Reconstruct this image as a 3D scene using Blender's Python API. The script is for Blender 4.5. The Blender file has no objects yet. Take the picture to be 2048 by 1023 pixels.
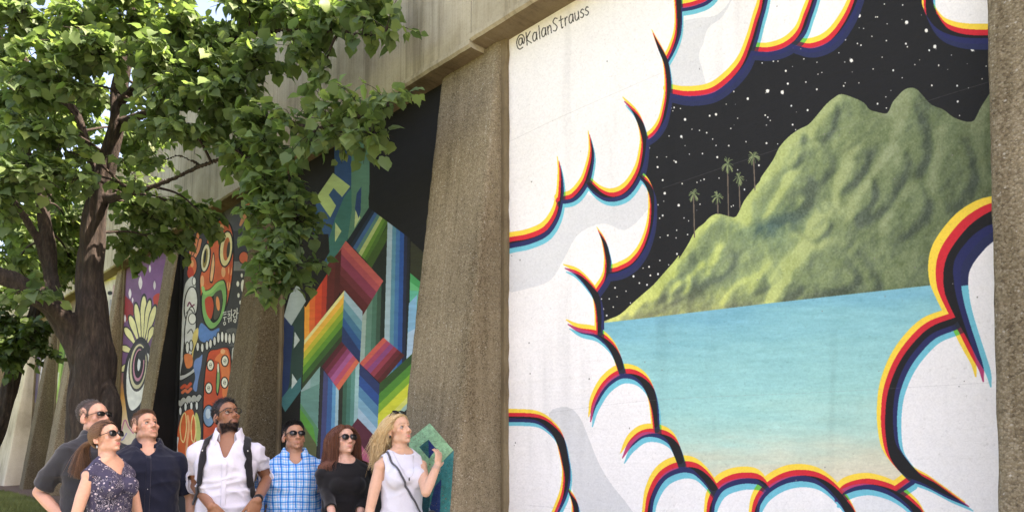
import bpy, bmesh, math, random
import numpy as np
from mathutils import Vector, Matrix, Quaternion
from mathutils.bvhtree import BVHTree
random.seed(7); RNG = np.random.RandomState(11)
sc = bpy.context.scene
COL = sc.collection
PI = math.pi
# ------------------------------------------------------------------ camera
FPX = 1480.0                       # focal length in pixels of the 2048 px wide photograph
PITCH = math.radians(5)
HORIZ = 896.0
CY = HORIZ - FPX * math.tan(PITCH)
CAMH = 1.47
cam = bpy.data.cameras.new('camera'); camo = bpy.data.objects.new('camera', cam); COL.objects.link(camo)
camo.location = (0, 0, CAMH); camo.rotation_euler = (PI / 2 + PITCH, 0, 0)
cam.sensor_width = 36.0; cam.lens = FPX / 2048 * 36
cam.shift_y = (CY - 511.5) / 2048
cam.clip_start = 0.05; cam.clip_end = 3000
sc.camera = camo
# ------------------------------------------------------------------ sky, sun, exposure
SUN_EL = math.radians(50)
SUN_DIR = Vector((0.97, -0.19, 0)).normalized()        # horizontal direction towards the sun (behind the wall)
world = bpy.data.worlds.new('World'); sc.world = world; world.use_nodes = True
wn = world.node_tree.nodes; wl = world.node_tree.links
for n in list(wn): wn.remove(n)
sky = wn.new('ShaderNodeTexSky'); sky.sky_type = 'NISHITA'; sky.sun_disc = False
sky.sun_elevation = SUN_EL
sky.sun_rotation = math.atan2(SUN_DIR.x, SUN_DIR.y)
sky.air_density = 1.0; sky.dust_density = 4.0; sky.ozone_density = 0.6
bg = wn.new('ShaderNodeBackground'); bg.inputs['Strength'].default_value = 0.13
wo = wn.new('ShaderNodeOutputWorld'); wl.new(sky.outputs[0], bg.inputs[0]); wl.new(bg.outputs[0], wo.inputs[0])
sun = bpy.data.lights.new('sun', 'SUN'); suno = bpy.data.objects.new('sun', sun); COL.objects.link(suno)
sun.energy = 5.0; sun.angle = math.radians(0.53); sun.color = (1.0, 0.93, 0.82)
sv = Vector((SUN_DIR.x * math.cos(SUN_EL), SUN_DIR.y * math.cos(SUN_EL), math.sin(SUN_EL)))
suno.rotation_euler = sv.to_track_quat('Z', 'Y').to_euler(); suno.location = sv * 30
vs = sc.view_settings
vs.view_transform = 'Standard'; vs.look = 'None'; vs.gamma = 1.0; vs.use_curve_mapping = False
vs.exposure = 2.31
try:
    vs.use_white_balance = True; vs.white_balance_temperature = 7400; vs.white_balance_tint = 21
except Exception: pass
# ------------------------------------------------------------------ geometry frame of the wall
# the wall is a long straight line receding to the left: X + V*Y = a; s runs along it (away from us), a towards the back
V = (1024 + 360) / FPX * math.cos(PITCH)
NL = math.hypot(1, V)
NX, NY = 1 / NL, V / NL            # unit normal pointing into the wall
DX, DY = -V / NL, 1 / NL           # unit direction along the wall
A_M = 4.59                          # mural panels
A_B = 4.35                          # front of the parapet beam
def A_P(z): return 4.06 + 0.16 * (z - 1.4)       # battered front of the piers
def W(s, a, z): return Vector((NX * a / NL + DX * s, NY * a / NL + DY * s, z))
def ray(px, py):
    x = (px - 1024) / FPX; y = (CY - py) / FPX
    return x, math.cos(PITCH) - y * math.sin(PITCH), math.sin(PITCH) + y * math.cos(PITCH)
def at(px, py, Y):                  # the point seen at a pixel of the photograph at distance Y
    r = ray(px, py); t = Y / r[1]
    return Vector((r[0] * t, Y, CAMH + r[2] * t))
def onplane(px, py, a0, b=0.0, z0=0.0):
    r = ray(px, py); t = (a0 + b * (CAMH - z0)) / (r[0] + V * r[1] - b * r[2])
    return Vector((r[0] * t, r[1] * t, CAMH + r[2] * t))
# ------------------------------------------------------------------ object helpers
def tag(o, label=None, cat=None, group=None, kind=None):
    if label: o['label'] = label
    if cat: o['category'] = cat
    if group: o['group'] = group
    if kind: o['kind'] = kind
    return o
def empty(name, loc=(0, 0, 0), rz=0.0):
    o = bpy.data.objects.new(name, None); COL.objects.link(o); o.location = loc; o.rotation_euler = (0, 0, rz)
    o.empty_display_size = 0.2
    return o
def link(name, me, mat=None, parent=None):
    o = bpy.data.objects.new(name, me); COL.objects.link(o)
    if mat is not None:
        for m in (mat if isinstance(mat, (list, tuple)) else [mat]): me.materials.append(m)
    if parent is not None: o.parent = parent
    return o
def mesh_np(name, verts, faces, smooth=False):
    """verts (N,3) array, faces (M,k) array with constant k"""
    verts = np.asarray(verts, dtype=np.float32); faces = np.asarray(faces, dtype=np.int32)
    me = bpy.data.meshes.new(name)
    me.vertices.add(len(verts)); me.vertices.foreach_set('co', verts.ravel())
    k = faces.shape[1]
    me.loops.add(faces.size); me.loops.foreach_set('vertex_index', faces.ravel())
    me.polygons.add(len(faces)); me.polygons.foreach_set('loop_start', np.arange(0, faces.size, k, dtype=np.int32))
    me.polygons.foreach_set('loop_total', np.full(len(faces), k, dtype=np.int32))
    me.update(calc_edges=True); me.validate()
    if smooth: me.polygons.foreach_set('use_smooth', np.ones(len(me.polygons), dtype=bool))
    return me
def box_bm(bm, pts):                # 8 points: bottom 4 ccw then top 4 ccw
    v = [bm.verts.new(p) for p in pts]
    for f in ((3, 2, 1, 0), (4, 5, 6, 7), (0, 1, 5, 4), (1, 2, 6, 5), (2, 3, 7, 6), (3, 0, 4, 7)): bm.faces.new([v[i] for i in f])
    return v
def bm_mesh(name, bm, smooth=False):
    bmesh.ops.recalc_face_normals(bm, faces=bm.faces)
    me = bpy.data.meshes.new(name); bm.to_mesh(me); bm.free()
    if smooth: me.polygons.foreach_set('use_smooth', np.ones(len(me.polygons), dtype=bool))
    return me
# ------------------------------------------------------------------ material helpers
def newmat(name):
    m = bpy.data.materials.new(name); m.use_nodes = True
    nt = m.node_tree; b = nt.nodes['Principled BSDF']
    return m, nt, b
def N(nt, t, **kw):
    n = nt.nodes.new(t)
    for k, v in kw.items():
        if k.startswith('i_'):
            key = k[2:]; key = int(key) if key.isdigit() else key.replace('_', ' ')
            n.inputs[key].default_value = v
        else: setattr(n, k, v)
    return n
def lin(c):
    c = [x / 255.0 if max(c) > 1.001 else x for x in c[:3]]
    return tuple(x / 12.92 if x <= 0.04045 else ((x + 0.055) / 1.055) ** 2.4 for x in c) + (1.0,)
def ramp(nt, src, stops):
    r = nt.nodes.new('ShaderNodeValToRGB'); e = r.color_ramp.elements
    while len(e) > 1: e.remove(e[-1])
    e[0].position = stops[0][0]; e[0].color = stops[0][1]
    for p, c in stops[1:]:
        q = e.new(p); q.color = c
    nt.links.new(src, r.inputs[0]); return r
def plain(name, col, rough=0.7, noise=0.12, scale=30, bump=0.0, spec=0.3, metal=0.0, sheen=0.0, sss=0.0):
    m, nt, b = newmat(name)
    c = lin(col); tc = N(nt, 'ShaderNodeTexCoord')
    nz = N(nt, 'ShaderNodeTexNoise', i_Scale=scale, i_Detail=5.0); nt.links.new(tc.outputs['Object'], nz.inputs['Vector'])
    r = ramp(nt, nz.outputs[0], [(0.25, tuple(x * (1 - noise) for x in c[:3]) + (1,)), (0.75, tuple(min(1, x * (1 + noise)) for x in c[:3]) + (1,))])
    nt.links.new(r.outputs[0], b.inputs['Base Color'])
    b.inputs['Roughness'].default_value = rough; b.inputs['Specular IOR Level'].default_value = spec; b.inputs['Metallic'].default_value = metal
    if sheen: b.inputs['Sheen Weight'].default_value = sheen
    if bump:
        bp = N(nt, 'ShaderNodeBump', i_Strength=bump, i_Distance=0.004); nt.links.new(nz.outputs[0], bp.inputs['Height']); nt.links.new(bp.outputs[0], b.inputs['Normal'])
    return m
# ------------------------------------------------------------------ numpy noise and painting canvas
def vnoise(h, w, ch, cw, rng=RNG):
    g = rng.rand(ch + 3, cw + 3).astype(np.float32)
    y = np.linspace(0, ch, h, dtype=np.float32); x = np.linspace(0, cw, w, dtype=np.float32)
    yi = y.astype(int); xi = x.astype(int); fy = y - yi; fx = x - xi
    fy = fy * fy * (3 - 2 * fy); fx = fx * fx * (3 - 2 * fx)
    a = g[yi][:, xi]; b = g[yi][:, xi + 1]; c = g[yi + 1][:, xi]; d = g[yi + 1][:, xi + 1]
    return (a * (1 - fx) + b * fx) * (1 - fy)[:, None] + (c * (1 - fx) + d * fx) * fy[:, None]
def fbm(h, w, ch, cw, o=4, rng=RNG):
    r = np.zeros((h, w), np.float32); amp = 1.0; t = 0
    for i in range(o):
        if ch * 2 ** i > h * 2 or cw * 2 ** i > w * 2: break
        r += amp * vnoise(h, w, int(ch * 2 ** i), int(cw * 2 ** i), rng); t += amp; amp *= 0.55
    return r / t
def smooth_path(pts, n=7, closed=False):
    p = np.array(pts, float)
    if len(p) < 3: return p
    if closed: q = np.vstack([p[-1], p, p[0], p[1]])
    else: q = np.vstack([2 * p[0] - p[1], p, 2 * p[-1] - p[-2]])
    out = []
    for i in range(1, len(q) - 2):
        for k in range(n):
            t = k / n; a, b, c, d = q[i - 1], q[i], q[i + 1], q[i + 2]
            out.append(0.5 * (2 * b + (c - a) * t + (2 * a - 5 * b + 4 * c - d) * t * t + (3 * b - a - 3 * c + d) * t ** 3))
    if not closed: out.append(q[-2])
    return np.array(out)
class Canvas:
    """paint in the pixel frame of the photograph; warped flat onto the wall afterwards"""
    def __init__(self, x0, y0, x1, y1, k, base):
        self.x0, self.y0, self.k = x0, y0, k
        self.w = int((x1 - x0) * k); self.h = int((y1 - y0) * k)
        self.a = np.empty((self.h, self.w, 4), np.float32); self.a[..., :3] = np.array(base[:3]) / 255.0
        self.a[..., 3] = base[3] if len(base) > 3 else 1.0
    def P(self, pts): return (np.array(pts, float) - (self.x0, self.y0)) * self.k
    def mask(self, pts):
        p = self.P(pts); m = np.zeros((self.h, self.w), np.int8)
        q = np.roll(p, -1, axis=0)
        for (xa, ya), (xb, yb) in zip(p, q):
            if ya == yb: continue
            if ya > yb: xa, ya, xb, yb = xb, yb, xa, ya
            r0 = max(0, math.ceil(ya - 0.5)); r1 = min(self.h, math.ceil(yb - 0.5))
            if r1 <= r0: continue
            rows = np.arange(r0, r1); xs = xa + (rows + 0.5 - ya) * (xb - xa) / (yb - ya)
            xi = np.clip(np.ceil(xs - 0.5).astype(int), 0, self.w)
            ok = xi < self.w
            np.add.at(m, (rows[ok], xi[ok]), 1)
        return (np.cumsum(m, axis=1, dtype=np.int32) & 1).astype(bool)
    def put(self, m, col, alpha=1.0):
        c = np.array(col[:3], np.float32) / 255.0
        if m.dtype == bool and alpha == 1.0:
            self.a[m, :3] = c; self.a[m, 3] = 1
        else:
            mm = (m.astype(np.float32) * alpha)[..., None]
            self.a[..., :3] = self.a[..., :3] * (1 - mm) + c * mm
            self.a[..., 3] = np.maximum(self.a[..., 3], mm[..., 0])
    def poly(self, pts, col, smooth=0, alpha=1.0):
        if smooth: pts = smooth_path(pts, smooth, True)
        self.put(self.mask(pts), col, alpha)
    def ellipse(self, cx, cy, rx, ry, col, ang=0.0, ring=None):
        t = np.linspace(0, 2 * PI, 28, endpoint=False); ca, sa = math.cos(ang), math.sin(ang)
        for q, c in (((rx + (ring[0] if ring else 0), ry + (ring[0] if ring else 0)), ring[1] if ring else None), ((rx, ry), col)):
            if c is None: continue
            x = q[0] * np.cos(t); y = q[1] * np.sin(t)
            self.poly(np.stack([cx + x * ca - y * sa, cy + x * sa + y * ca], 1), c)
    def smask(self, pts, w, smooth=7, out=None):
        p = smooth_path(pts, smooth) if smooth else np.array(pts, float)
        n = len(p)
        if np.isscalar(w): ws = np.full(n, float(w))
        else: ws = np.interp(np.linspace(0, 1, n), np.linspace(0, 1, len(w)), w)
        p = self.P(p); ws = ws * self.k / 2
        m = np.zeros((self.h, self.w), bool) if out is None else out
        for i in range(n - 1):
            a, b = p[i], p[i + 1]; r = max(ws[i], ws[i + 1]) + 1
            x0 = int(max(0, min(a[0], b[0]) - r)); x1 = int(min(self.w, max(a[0], b[0]) + r + 1))
            y0 = int(max(0, min(a[1], b[1]) - r)); y1 = int(min(self.h, max(a[1], b[1]) + r + 1))
            if x1 <= x0 or y1 <= y0: continue
            X, Y = np.meshgrid(np.arange(x0, x1) + .5, np.arange(y0, y1) + .5)
            d = b - a; L = d @ d + 1e-9
            t = np.clip(((X - a[0]) * d[0] + (Y - a[1]) * d[1]) / L, 0, 1)
            dist = np.hypot(X - a[0] - t * d[0], Y - a[1] - t * d[1])
            m[y0:y1, x0:x1] |= dist < ws[i] * (1 - t) + ws[i + 1] * t
        return m
    def stroke(self, pts, w, col, smooth=7, alpha=1.0):
        self.put(self.smask(pts, w, smooth), col, alpha)
    def tooimage(self, name, s0, s1, z0, z1, ppm, a0, b=0.0, zr=0.0):
        """resample to wall coordinates: u = s, v = z"""
        tw = int((s1 - s0) * ppm); th = int((z1 - z0) * ppm)
        S, Z = np.meshgrid(np.linspace(s0, s1, tw), np.linspace(z0, z1, th))
        A = a0 + b * (Z - zr)
        X = NX * A / NL + DX * S; Y = NY * A / NL + DY * S; Zc = Z - CAMH
        f = Y * math.cos(PITCH) + Zc * math.sin(PITCH); u = -Y * math.sin(PITCH) + Zc * math.cos(PITCH)
        px = (1024 + FPX * X / f - self.x0) * self.k - .5; py = (CY - FPX * u / f - self.y0) * self.k - .5
        px = np.clip(px, 0, self.w - 1.001); py = np.clip(py, 0, self.h - 1.001)
        xi = px.astype(int); yi = py.astype(int); fx = (px - xi)[..., None]; fy = (py - yi)[..., None]
        c = self.a
        o = (c[yi, xi] * (1 - fx) + c[yi, xi + 1] * fx) * (1 - fy) + (c[yi + 1, xi] * (1 - fx) + c[yi + 1, xi + 1] * fx) * fy
        img = bpy.data.images.new(name, tw, th, alpha=True)
        img.pixels.foreach_set(np.ascontiguousarray(o, dtype=np.float32).ravel()); img.update(); img.pack()
        return img
# ================================================================== PAINTINGS ON THE BAYS
def z1(p): return [(1000 + .5083 * x, .5083 * y) for x, y in p]
def z2(p): return [(1500 + .5083 * x, .5083 * y) for x, y in p]
def z3(p): return [(1000 + .5113 * x, 500 + .5113 * y) for x, y in p]
def z4(p): return [(1500 + .5112 * x, 500 + .5112 * y) for x, y in p]
def paint_clouds():
    K = 1.5
    c = Canvas(985, -150, 2120, 1260, K, (240, 237, 234))
    h, w = c.h, c.w
    yy, xx = np.mgrid[0:h, 0:w].astype(np.float32); PX = xx / K + 985; PY = yy / K - 150
    grey = (219, 219, 219)
    c.poly(z1([(710, 100), (770, 72), (850, 60), (900, 20), (960, -30), (1000, -60), (700, -60)]), (238, 236, 232))
    c.poly(z1([(712, 90), (770, 72), (850, 60), (900, 10), (930, -40), (880, 60), (820, 110), (800, 170), (782, 220), (800, 290), (800, 350), (668, 350), (662, 250), (700, 160)]), grey, 4)
    c.poly(z1([(232, 830), (330, 760), (430, 800), (560, 700), (598, 780), (560, 850), (490, 905), (420, 880), (360, 890), (300, 930), (250, 1020), (200, 1100), (120, 1130), (20, 1140), (20, 990), (120, 980)]), grey, 3)
    c.poly(z3([(190, 640), (260, 612), (310, 650), (345, 730), (390, 840), (440, 920), (520, 1023), (620, 1200), (300, 1200), (300, 1023), (275, 900), (240, 760)]), (214, 214, 213), 3)
    c.poly(z4([(400, 990), (480, 950), (560, 965), (610, 1010), (640, 1100), (450, 1100)]), (226, 226, 225), 3)
    skyp = [(1337, 183), (1333, 213), (1325, 244), (1310, 267), (1290, 280), (1287, 310), (1280, 341), (1295, 366), (1305, 391), (1306, 427), (1300, 468), (1286, 500), (1266, 526), (1240, 541), (1220, 546), (1212, 556), (1194, 584), (1198, 623), (1199, 660), (1900, 575), (2000, 560), (2000, 74), (1942, 74), (1907, 69), (1881, 56), (1863, 30), (1856, -40), (1856, -150), (1740, -150), (1714, 0), (1688, 51), (1658, 84), (1622, 97), (1592, 92), (1576, 92), (1541, 104), (1502, 103), (1488, 127), (1457, 163), (1422, 186), (1376, 193), (1339, 188)]
    skym = c.mask(skyp); c.put(skym, (33, 33, 33))
    # stars
    stars = z1([(975, 270), (975, 388), (905, 352), (920, 360), (850, 450), (825, 455), (935, 465), (728, 470), (890, 410), (908, 505), (755, 508), (785, 513), (813, 522), (710, 427), (685, 423), (673, 425), (680, 436), (713, 537), (665, 535), (837, 547), (850, 572), (900, 573), (968, 557), (745, 606), (797, 604), (587, 582), (618, 618), (655, 617), (685, 632), (692, 637), (855, 618), (572, 653), (620, 657), (640, 708), (775, 717), (790, 710), (803, 705), (717, 722), (862, 700), (935, 668), (648, 760), (703, 807), (918, 808), (910, 812), (787, 803), (640, 847), (628, 858), (724, 857), (742, 868), (695, 905), (630, 933), (693, 935), (738, 922), (697, 1000), (595, 957), (622, 805), (962, 745), (660, 925), (643, 505)]) \
        + z2([(430, 62), (617, 88), (495, 67), (502, 67), (447, 112), (540, 94), (360, 155), (376, 156), (423, 171), (437, 178), (480, 143), (694, 120), (614, 172), (620, 184), (728, 183), (706, 198), (876, 195), (399, 238), (521, 225), (649, 254), (743, 257), (537, 160), (212, 232), (110, 241), (92, 241), (141, 279), (48, 248), (264, 245), (283, 285), (268, 292), (149, 329), (220, 323), (263, 351), (69, 358), (127, 363), (369, 338), (375, 326), (429, 326), (485, 271), (564, 277), (599, 306), (816, 337), (716, 336), (818, 399), (914, 310), (825, 454), (535, 381), (163, 416), (227, 433), (60, 453), (70, 461), (80, 474), (168, 490), (65, 563), (109, 566), (180, 510), (35, 650), (502, 408), (537, 425), (930, 260), (529, 16), (601, 20), (350, 208)]) \
        + z3([(692, 14), (625, 40), (583, 65), (560, 70), (618, 93), (588, 98), (660, 57), (522, 102), (545, 128), (575, 135), (430, 120), (493, 160), (450, 147), (397, 190), (427, 190), (458, 182), (403, 230), (443, 222), (417, 255), (510, 206), (468, 108)])
    big = {(1, 1), (975, 388)}
    sr = np.random.RandomState(3)
    for i, (x, y) in enumerate(stars):
        r = 1.05 + 1.0 * sr.rand() ** 2
        if i in (0, 1, 4, 7, 17, 40, 41): r = 2.4
        if i in (59, 60, 65, 70, 73, 75, 76, 92, 93): r = 3.2
        c.ellipse(x, y, r, r * 1.15, (235, 233, 225))
        if r > 2.6:
            for q in range(3): c.ellipse(x + sr.uniform(-4, 4), y + sr.uniform(-5, 5), .9, .9, (215, 213, 205))
    for i in range(80):
        x, y = sr.uniform(1200, 1985), sr.uniform(-60, 620); r = sr.uniform(.6, 1.25)
        xi, yi = int((x - 985) * K), int((y + 150) * K)
        if skym[yi, xi]: c.ellipse(x, y, r, r, (185, 185, 180))
    # mountains
    mt = z3([(395, 282), (430, 268), (470, 250), (520, 205), (560, 170), (600, 135), (640, 90), (680, 45), (700, 20)]) + z1([(705, 1015), (740, 960), (770, 905), (800, 880), (830, 850), (860, 840), (900, 850), (930, 850), (960, 790), (1000, 738), (1023, 710)]) + \
        z2([(45, 695), (90, 630), (115, 580), (150, 540), (190, 510), (230, 490), (262, 455), (300, 410), (330, 385), (360, 370), (410, 385), (450, 405), (470, 430), (500, 440), (540, 445), (560, 405), (580, 380), (605, 355), (630, 345), (655, 350), (680, 375), (715, 412), (760, 430), (800, 460), (850, 478), (880, 475), (895, 450), (910, 420), (945, 365)]) + [(2000, 165), (2000, 575), (1862, 590), (1230, 655)]
    mm = c.mask(smooth_path(mt[:-4], 3).tolist() + mt[-4:]) & (PY < 645 - .1145 * (PX - 1205))
    # relief of painted spurs, lit from the upper left
    n2 = fbm(h, w, 50, 40, 4); H = np.zeros((h, w), np.float32)
    def boxb(a, r, n=3):
        r = max(1, int(r * K / 1.7))
        for _ in range(n):
            for ax in (0, 1):
                q = np.cumsum(np.concatenate([np.repeat(a.take([0], ax), r + 1, ax), a, np.repeat(a.take([-1], ax), r, ax)], ax), ax, dtype=np.float64)
                a = ((q[2 * r + 1:] - q[:-2 * r - 1]) if ax == 0 else (q[:, 2 * r + 1:] - q[:, :-2 * r - 1])).astype(np.float32) / (2 * r + 1)
        return a
    ridge = [(60, 20, z2([(-20, 780), (45, 695), (90, 630), (150, 540), (230, 490), (300, 410), (360, 365), (450, 405), (470, 430), (540, 445), (500, 490), (420, 560), (350, 610), (320, 650), (290, 720), (250, 780), (200, 830), (130, 880), (0, 900)])),
        (70, 22, z2([(540, 445), (580, 375), (630, 340), (680, 370), (720, 415), (800, 460), (880, 475), (910, 415), (960, 350), (1100, 300), (1100, 1300), (100, 1300), (230, 940), (290, 860), (250, 780), (290, 720), (320, 650), (350, 610), (420, 560), (500, 490)])),
        (30, 12, z2([(540, 600), (590, 588), (622, 640), (600, 720), (560, 800), (480, 860), (395, 875), (420, 780), (470, 700)])), (30, 13, z2([(630, 400), (680, 470), (705, 600), (650, 700), (600, 640), (560, 560), (590, 480)])),
        (24, 10, z2([(175, 678), (232, 700), (244, 760), (200, 830), (110, 872), (55, 862), (100, 790), (140, 720)])), (20, 8, z2([(225, 783), (292, 850), (232, 902), (148, 892), (180, 830)])), (18, 7, z2([(290, 848), (322, 890), (262, 952), (226, 930), (240, 880)])),
        (26, 11, z2([(330, 948), (390, 958), (455, 1023), (500, 1150), (190, 1120), (230, 1000), (280, 955)])), (20, 9, z2([(300, 410), (330, 390), (345, 440), (320, 520), (270, 560), (240, 520)])), (18, 9, z2([(160, 540), (200, 520), (215, 580), (180, 650), (120, 680), (110, 620)])),
        (26, 13, z2([(760, 500), (860, 560), (885, 700), (800, 830), (720, 760), (740, 600)])), (22, 12, z2([(900, 500), (1000, 520), (1000, 760), (910, 660)])), (20, 10, z2([(420, 580), (470, 600), (450, 680), (390, 740), (340, 760), (360, 680)])), (22, 11, z2([(640, 720), (700, 760), (690, 860), (600, 930), (520, 900), (560, 820)])),
        (46, 14, [(1230, 660), (1290, 590), (1327, 546), (1358, 508), (1376, 488), (1407, 447), (1437, 425), (1480, 432), (1540, 452), (1600, 468), (1628, 492), (1580, 560), (1560, 680)]),
        (18, 8, z4([(90, 48), (124, 100), (60, 152), (-4, 172), (40, 90)])), (18, 7, z4([(160, 118), (204, 150), (150, 192), (76, 202), (110, 150)])), (26, 11, z4([(240, -10), (330, 15), (400, 60), (425, 130), (300, 175), (180, 195), (150, 100), (190, 30)])),
        (16, 7, z3([(740, 98), (762, 150), (700, 192), (655, 212), (690, 140)])), (18, 8, z3([(800, 48), (834, 90), (780, 152), (728, 192), (740, 110)])), (18, 8, z3([(870, -22), (924, 20), (890, 92), (818, 122), (840, 30)])), (20, 8, z3([(960, 118), (1030, 100), (1030, 200), (875, 222), (900, 160)])),
        (14, 7, z3([(560, 188), (624, 168), (644, 232), (515, 264)])), (16, 8, z3([(650, 120), (700, 90), (720, 140), (650, 190), (600, 200)])), (16, 8, z3([(690, 30), (740, 10), (760, 70), (700, 110), (660, 100)])), (20, 9, [(1700, 330), (1740, 345), (1750, 400), (1705, 440), (1670, 400)]), (20, 10, [(1600, 300), (1650, 290), (1665, 340), (1610, 380), (1570, 370)])]
    for wt, br, pg in ridge: H += wt * boxb(c.mask(smooth_path(pg, 4, True)).astype(np.float32), br)
    H += (fbm(h, w, 26, 22, 3) - .5) * 26 + (fbm(h, w, 70, 60, 3) - .5) * 7
    gx = np.gradient(H, axis=1) * K; gy = np.gradient(H, axis=0) * K
    lit = gx * .95 + gy * .5
    lit = np.clip(0.48 + lit * .36, 0, 1)
    def bl(a, n):
        for _ in range(n):
            a = (a + np.roll(a, 1, 0) + np.roll(a, -1, 0) + np.roll(a, 1, 1) + np.roll(a, -1, 1)) / 5
        return a
    lit = bl(lit, 8)
    side = np.clip((1780 - PX) / 420 + (PY - 330) / 900 * .2, 0, 1)            # yellower towards the left
    dark = np.array([84, 96, 78]); mid = np.array([122, 137, 97]); hi = np.array([176, 188, 108]); hi2 = np.array([150, 162, 120])
    hic = hi2 + (hi - hi2) * side[..., None]
    t = lit[..., None]
    colr = np.where(t < .5, dark + (mid - dark) * t * 2, mid + (hic - mid) * (t - .5) * 2)
    colr = colr * (0.76 + .32 * np.clip((2020 - PX) / 480, 0, 1))[..., None]
    fo = (fbm(h, w, 420, 420, 2) - .5)[..., None] * 30 + (n2 - .5)[..., None] * 26
    blue = .45 * np.clip(1 - np.hypot((PX - 1540) / 110, (PY - 455) / 60), 0, 1)[..., None] * (1 - t)
    colr = colr + fo + blue * np.array([-20, 4, 26])
    low = np.clip((PY - 560) / 70, 0, 1)[..., None] * np.clip((1700 - PX) / 300, 0, 1)[..., None]
    colr = colr + low * np.array([20, 10, 4])
    c.a[mm, :3] = np.clip(colr[mm] / 255, 0.05, 1)
    # rim shadow along the lower silhouettes
    for pth in (z2([(0, 880), (60, 868), (130, 875), (180, 905), (230, 940)]), z2([(250, 780), (290, 720), (320, 650), (350, 610), (420, 560), (500, 490), (540, 450)]), z1([(705, 1015), (760, 960), (800, 905)])):
        c.put(bl(c.smask(pth, 9).astype(np.float32), 10) * mm, (74, 86, 70), .16)
    # palms
    for (tx, ty, bx, by, r) in ((1387, 389, 1389, 474, 11), (1435, 394, 1436, 428, 11), (1455, 328, 1457, 431, 13), (1478, 356, 1480, 418, 11), (1507, 313, 1510, 380, 12)):
        c.stroke([(tx, ty), (bx, by)], 2.4, (112, 100, 86), 0)
        for q in range(26):
            an = sr.uniform(0, 2 * PI); rr = r * sr.uniform(.7, 1.15); ex = tx + math.cos(an) * rr; ey = ty + math.sin(an) * rr * 1.15 + 2
            c.stroke([(tx, ty), ((tx + ex) / 2, (ty + ey) / 2 - 2.5), (ex, ey)], 1.4, [(112, 126, 88), (84, 98, 68), (138, 148, 104)][q % 3], 3)
    # sea
    sea = [(1199, 646), (1330, 631), (1530, 607), (1700, 588), (1862, 570), (1910, 566), (1925, 640), (1860, 660), (1820, 720), (1795, 800), (1800, 880), (1840, 960), (1791, 985), (1766, 968), (1735, 962), (1704, 968), (1679, 990), (1658, 967), (1633, 950), (1602, 945), (1571, 950), (1538, 980), (1516, 955), (1480, 952), (1445, 965), (1432, 985), (1414, 955), (1389, 932), (1363, 930), (1358, 909), (1343, 878), (1314, 858), (1309, 807), (1297, 771), (1271, 748), (1243, 740), (1235, 715), (1220, 689), (1199, 666)]
    sm = c.mask(sea)
    d = (PY - (645 - .1145 * (PX - 1205))) / 330
    d = d + (fbm(h, w, 40, 6, 4) - .5) * .22 + (fbm(h, w, 9, 5, 3) - .5) * .15
    stops = np.array([-.2, 0, .12, .3, .6, .8, .95, 1.2])
    cols = np.array([[120, 178, 192], [118, 180, 195], [132, 192, 198], [142, 199, 199], [155, 208, 201], [176, 212, 198], [210, 212, 188], [226, 212, 186]])
    sc_ = np.stack([np.interp(d, stops, cols[:, i]) for i in range(3)], -1)
    sc_ += ((fbm(h, w, 160, 18, 3) - .5) * 16)[..., None] + ((vnoise(h, w, 500, 120) - .5) * 8)[..., None]
    c.a[sm, :3] = np.clip(sc_[sm] / 255, 0, 1)
    c.poly([(2130, 405), (1980, 436), (1948, 456), (1922, 484), (1904, 512), (1897, 540), (1899, 572), (1911, 612), (1908, 642), (1863, 660), (1829, 692), (1803, 730), (1785, 776), (1779, 817), (1779, 858), (1786, 899), (1805, 928), (1827, 950), (1850, 1000), (2130, 1000)], (240, 237, 234))
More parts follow.
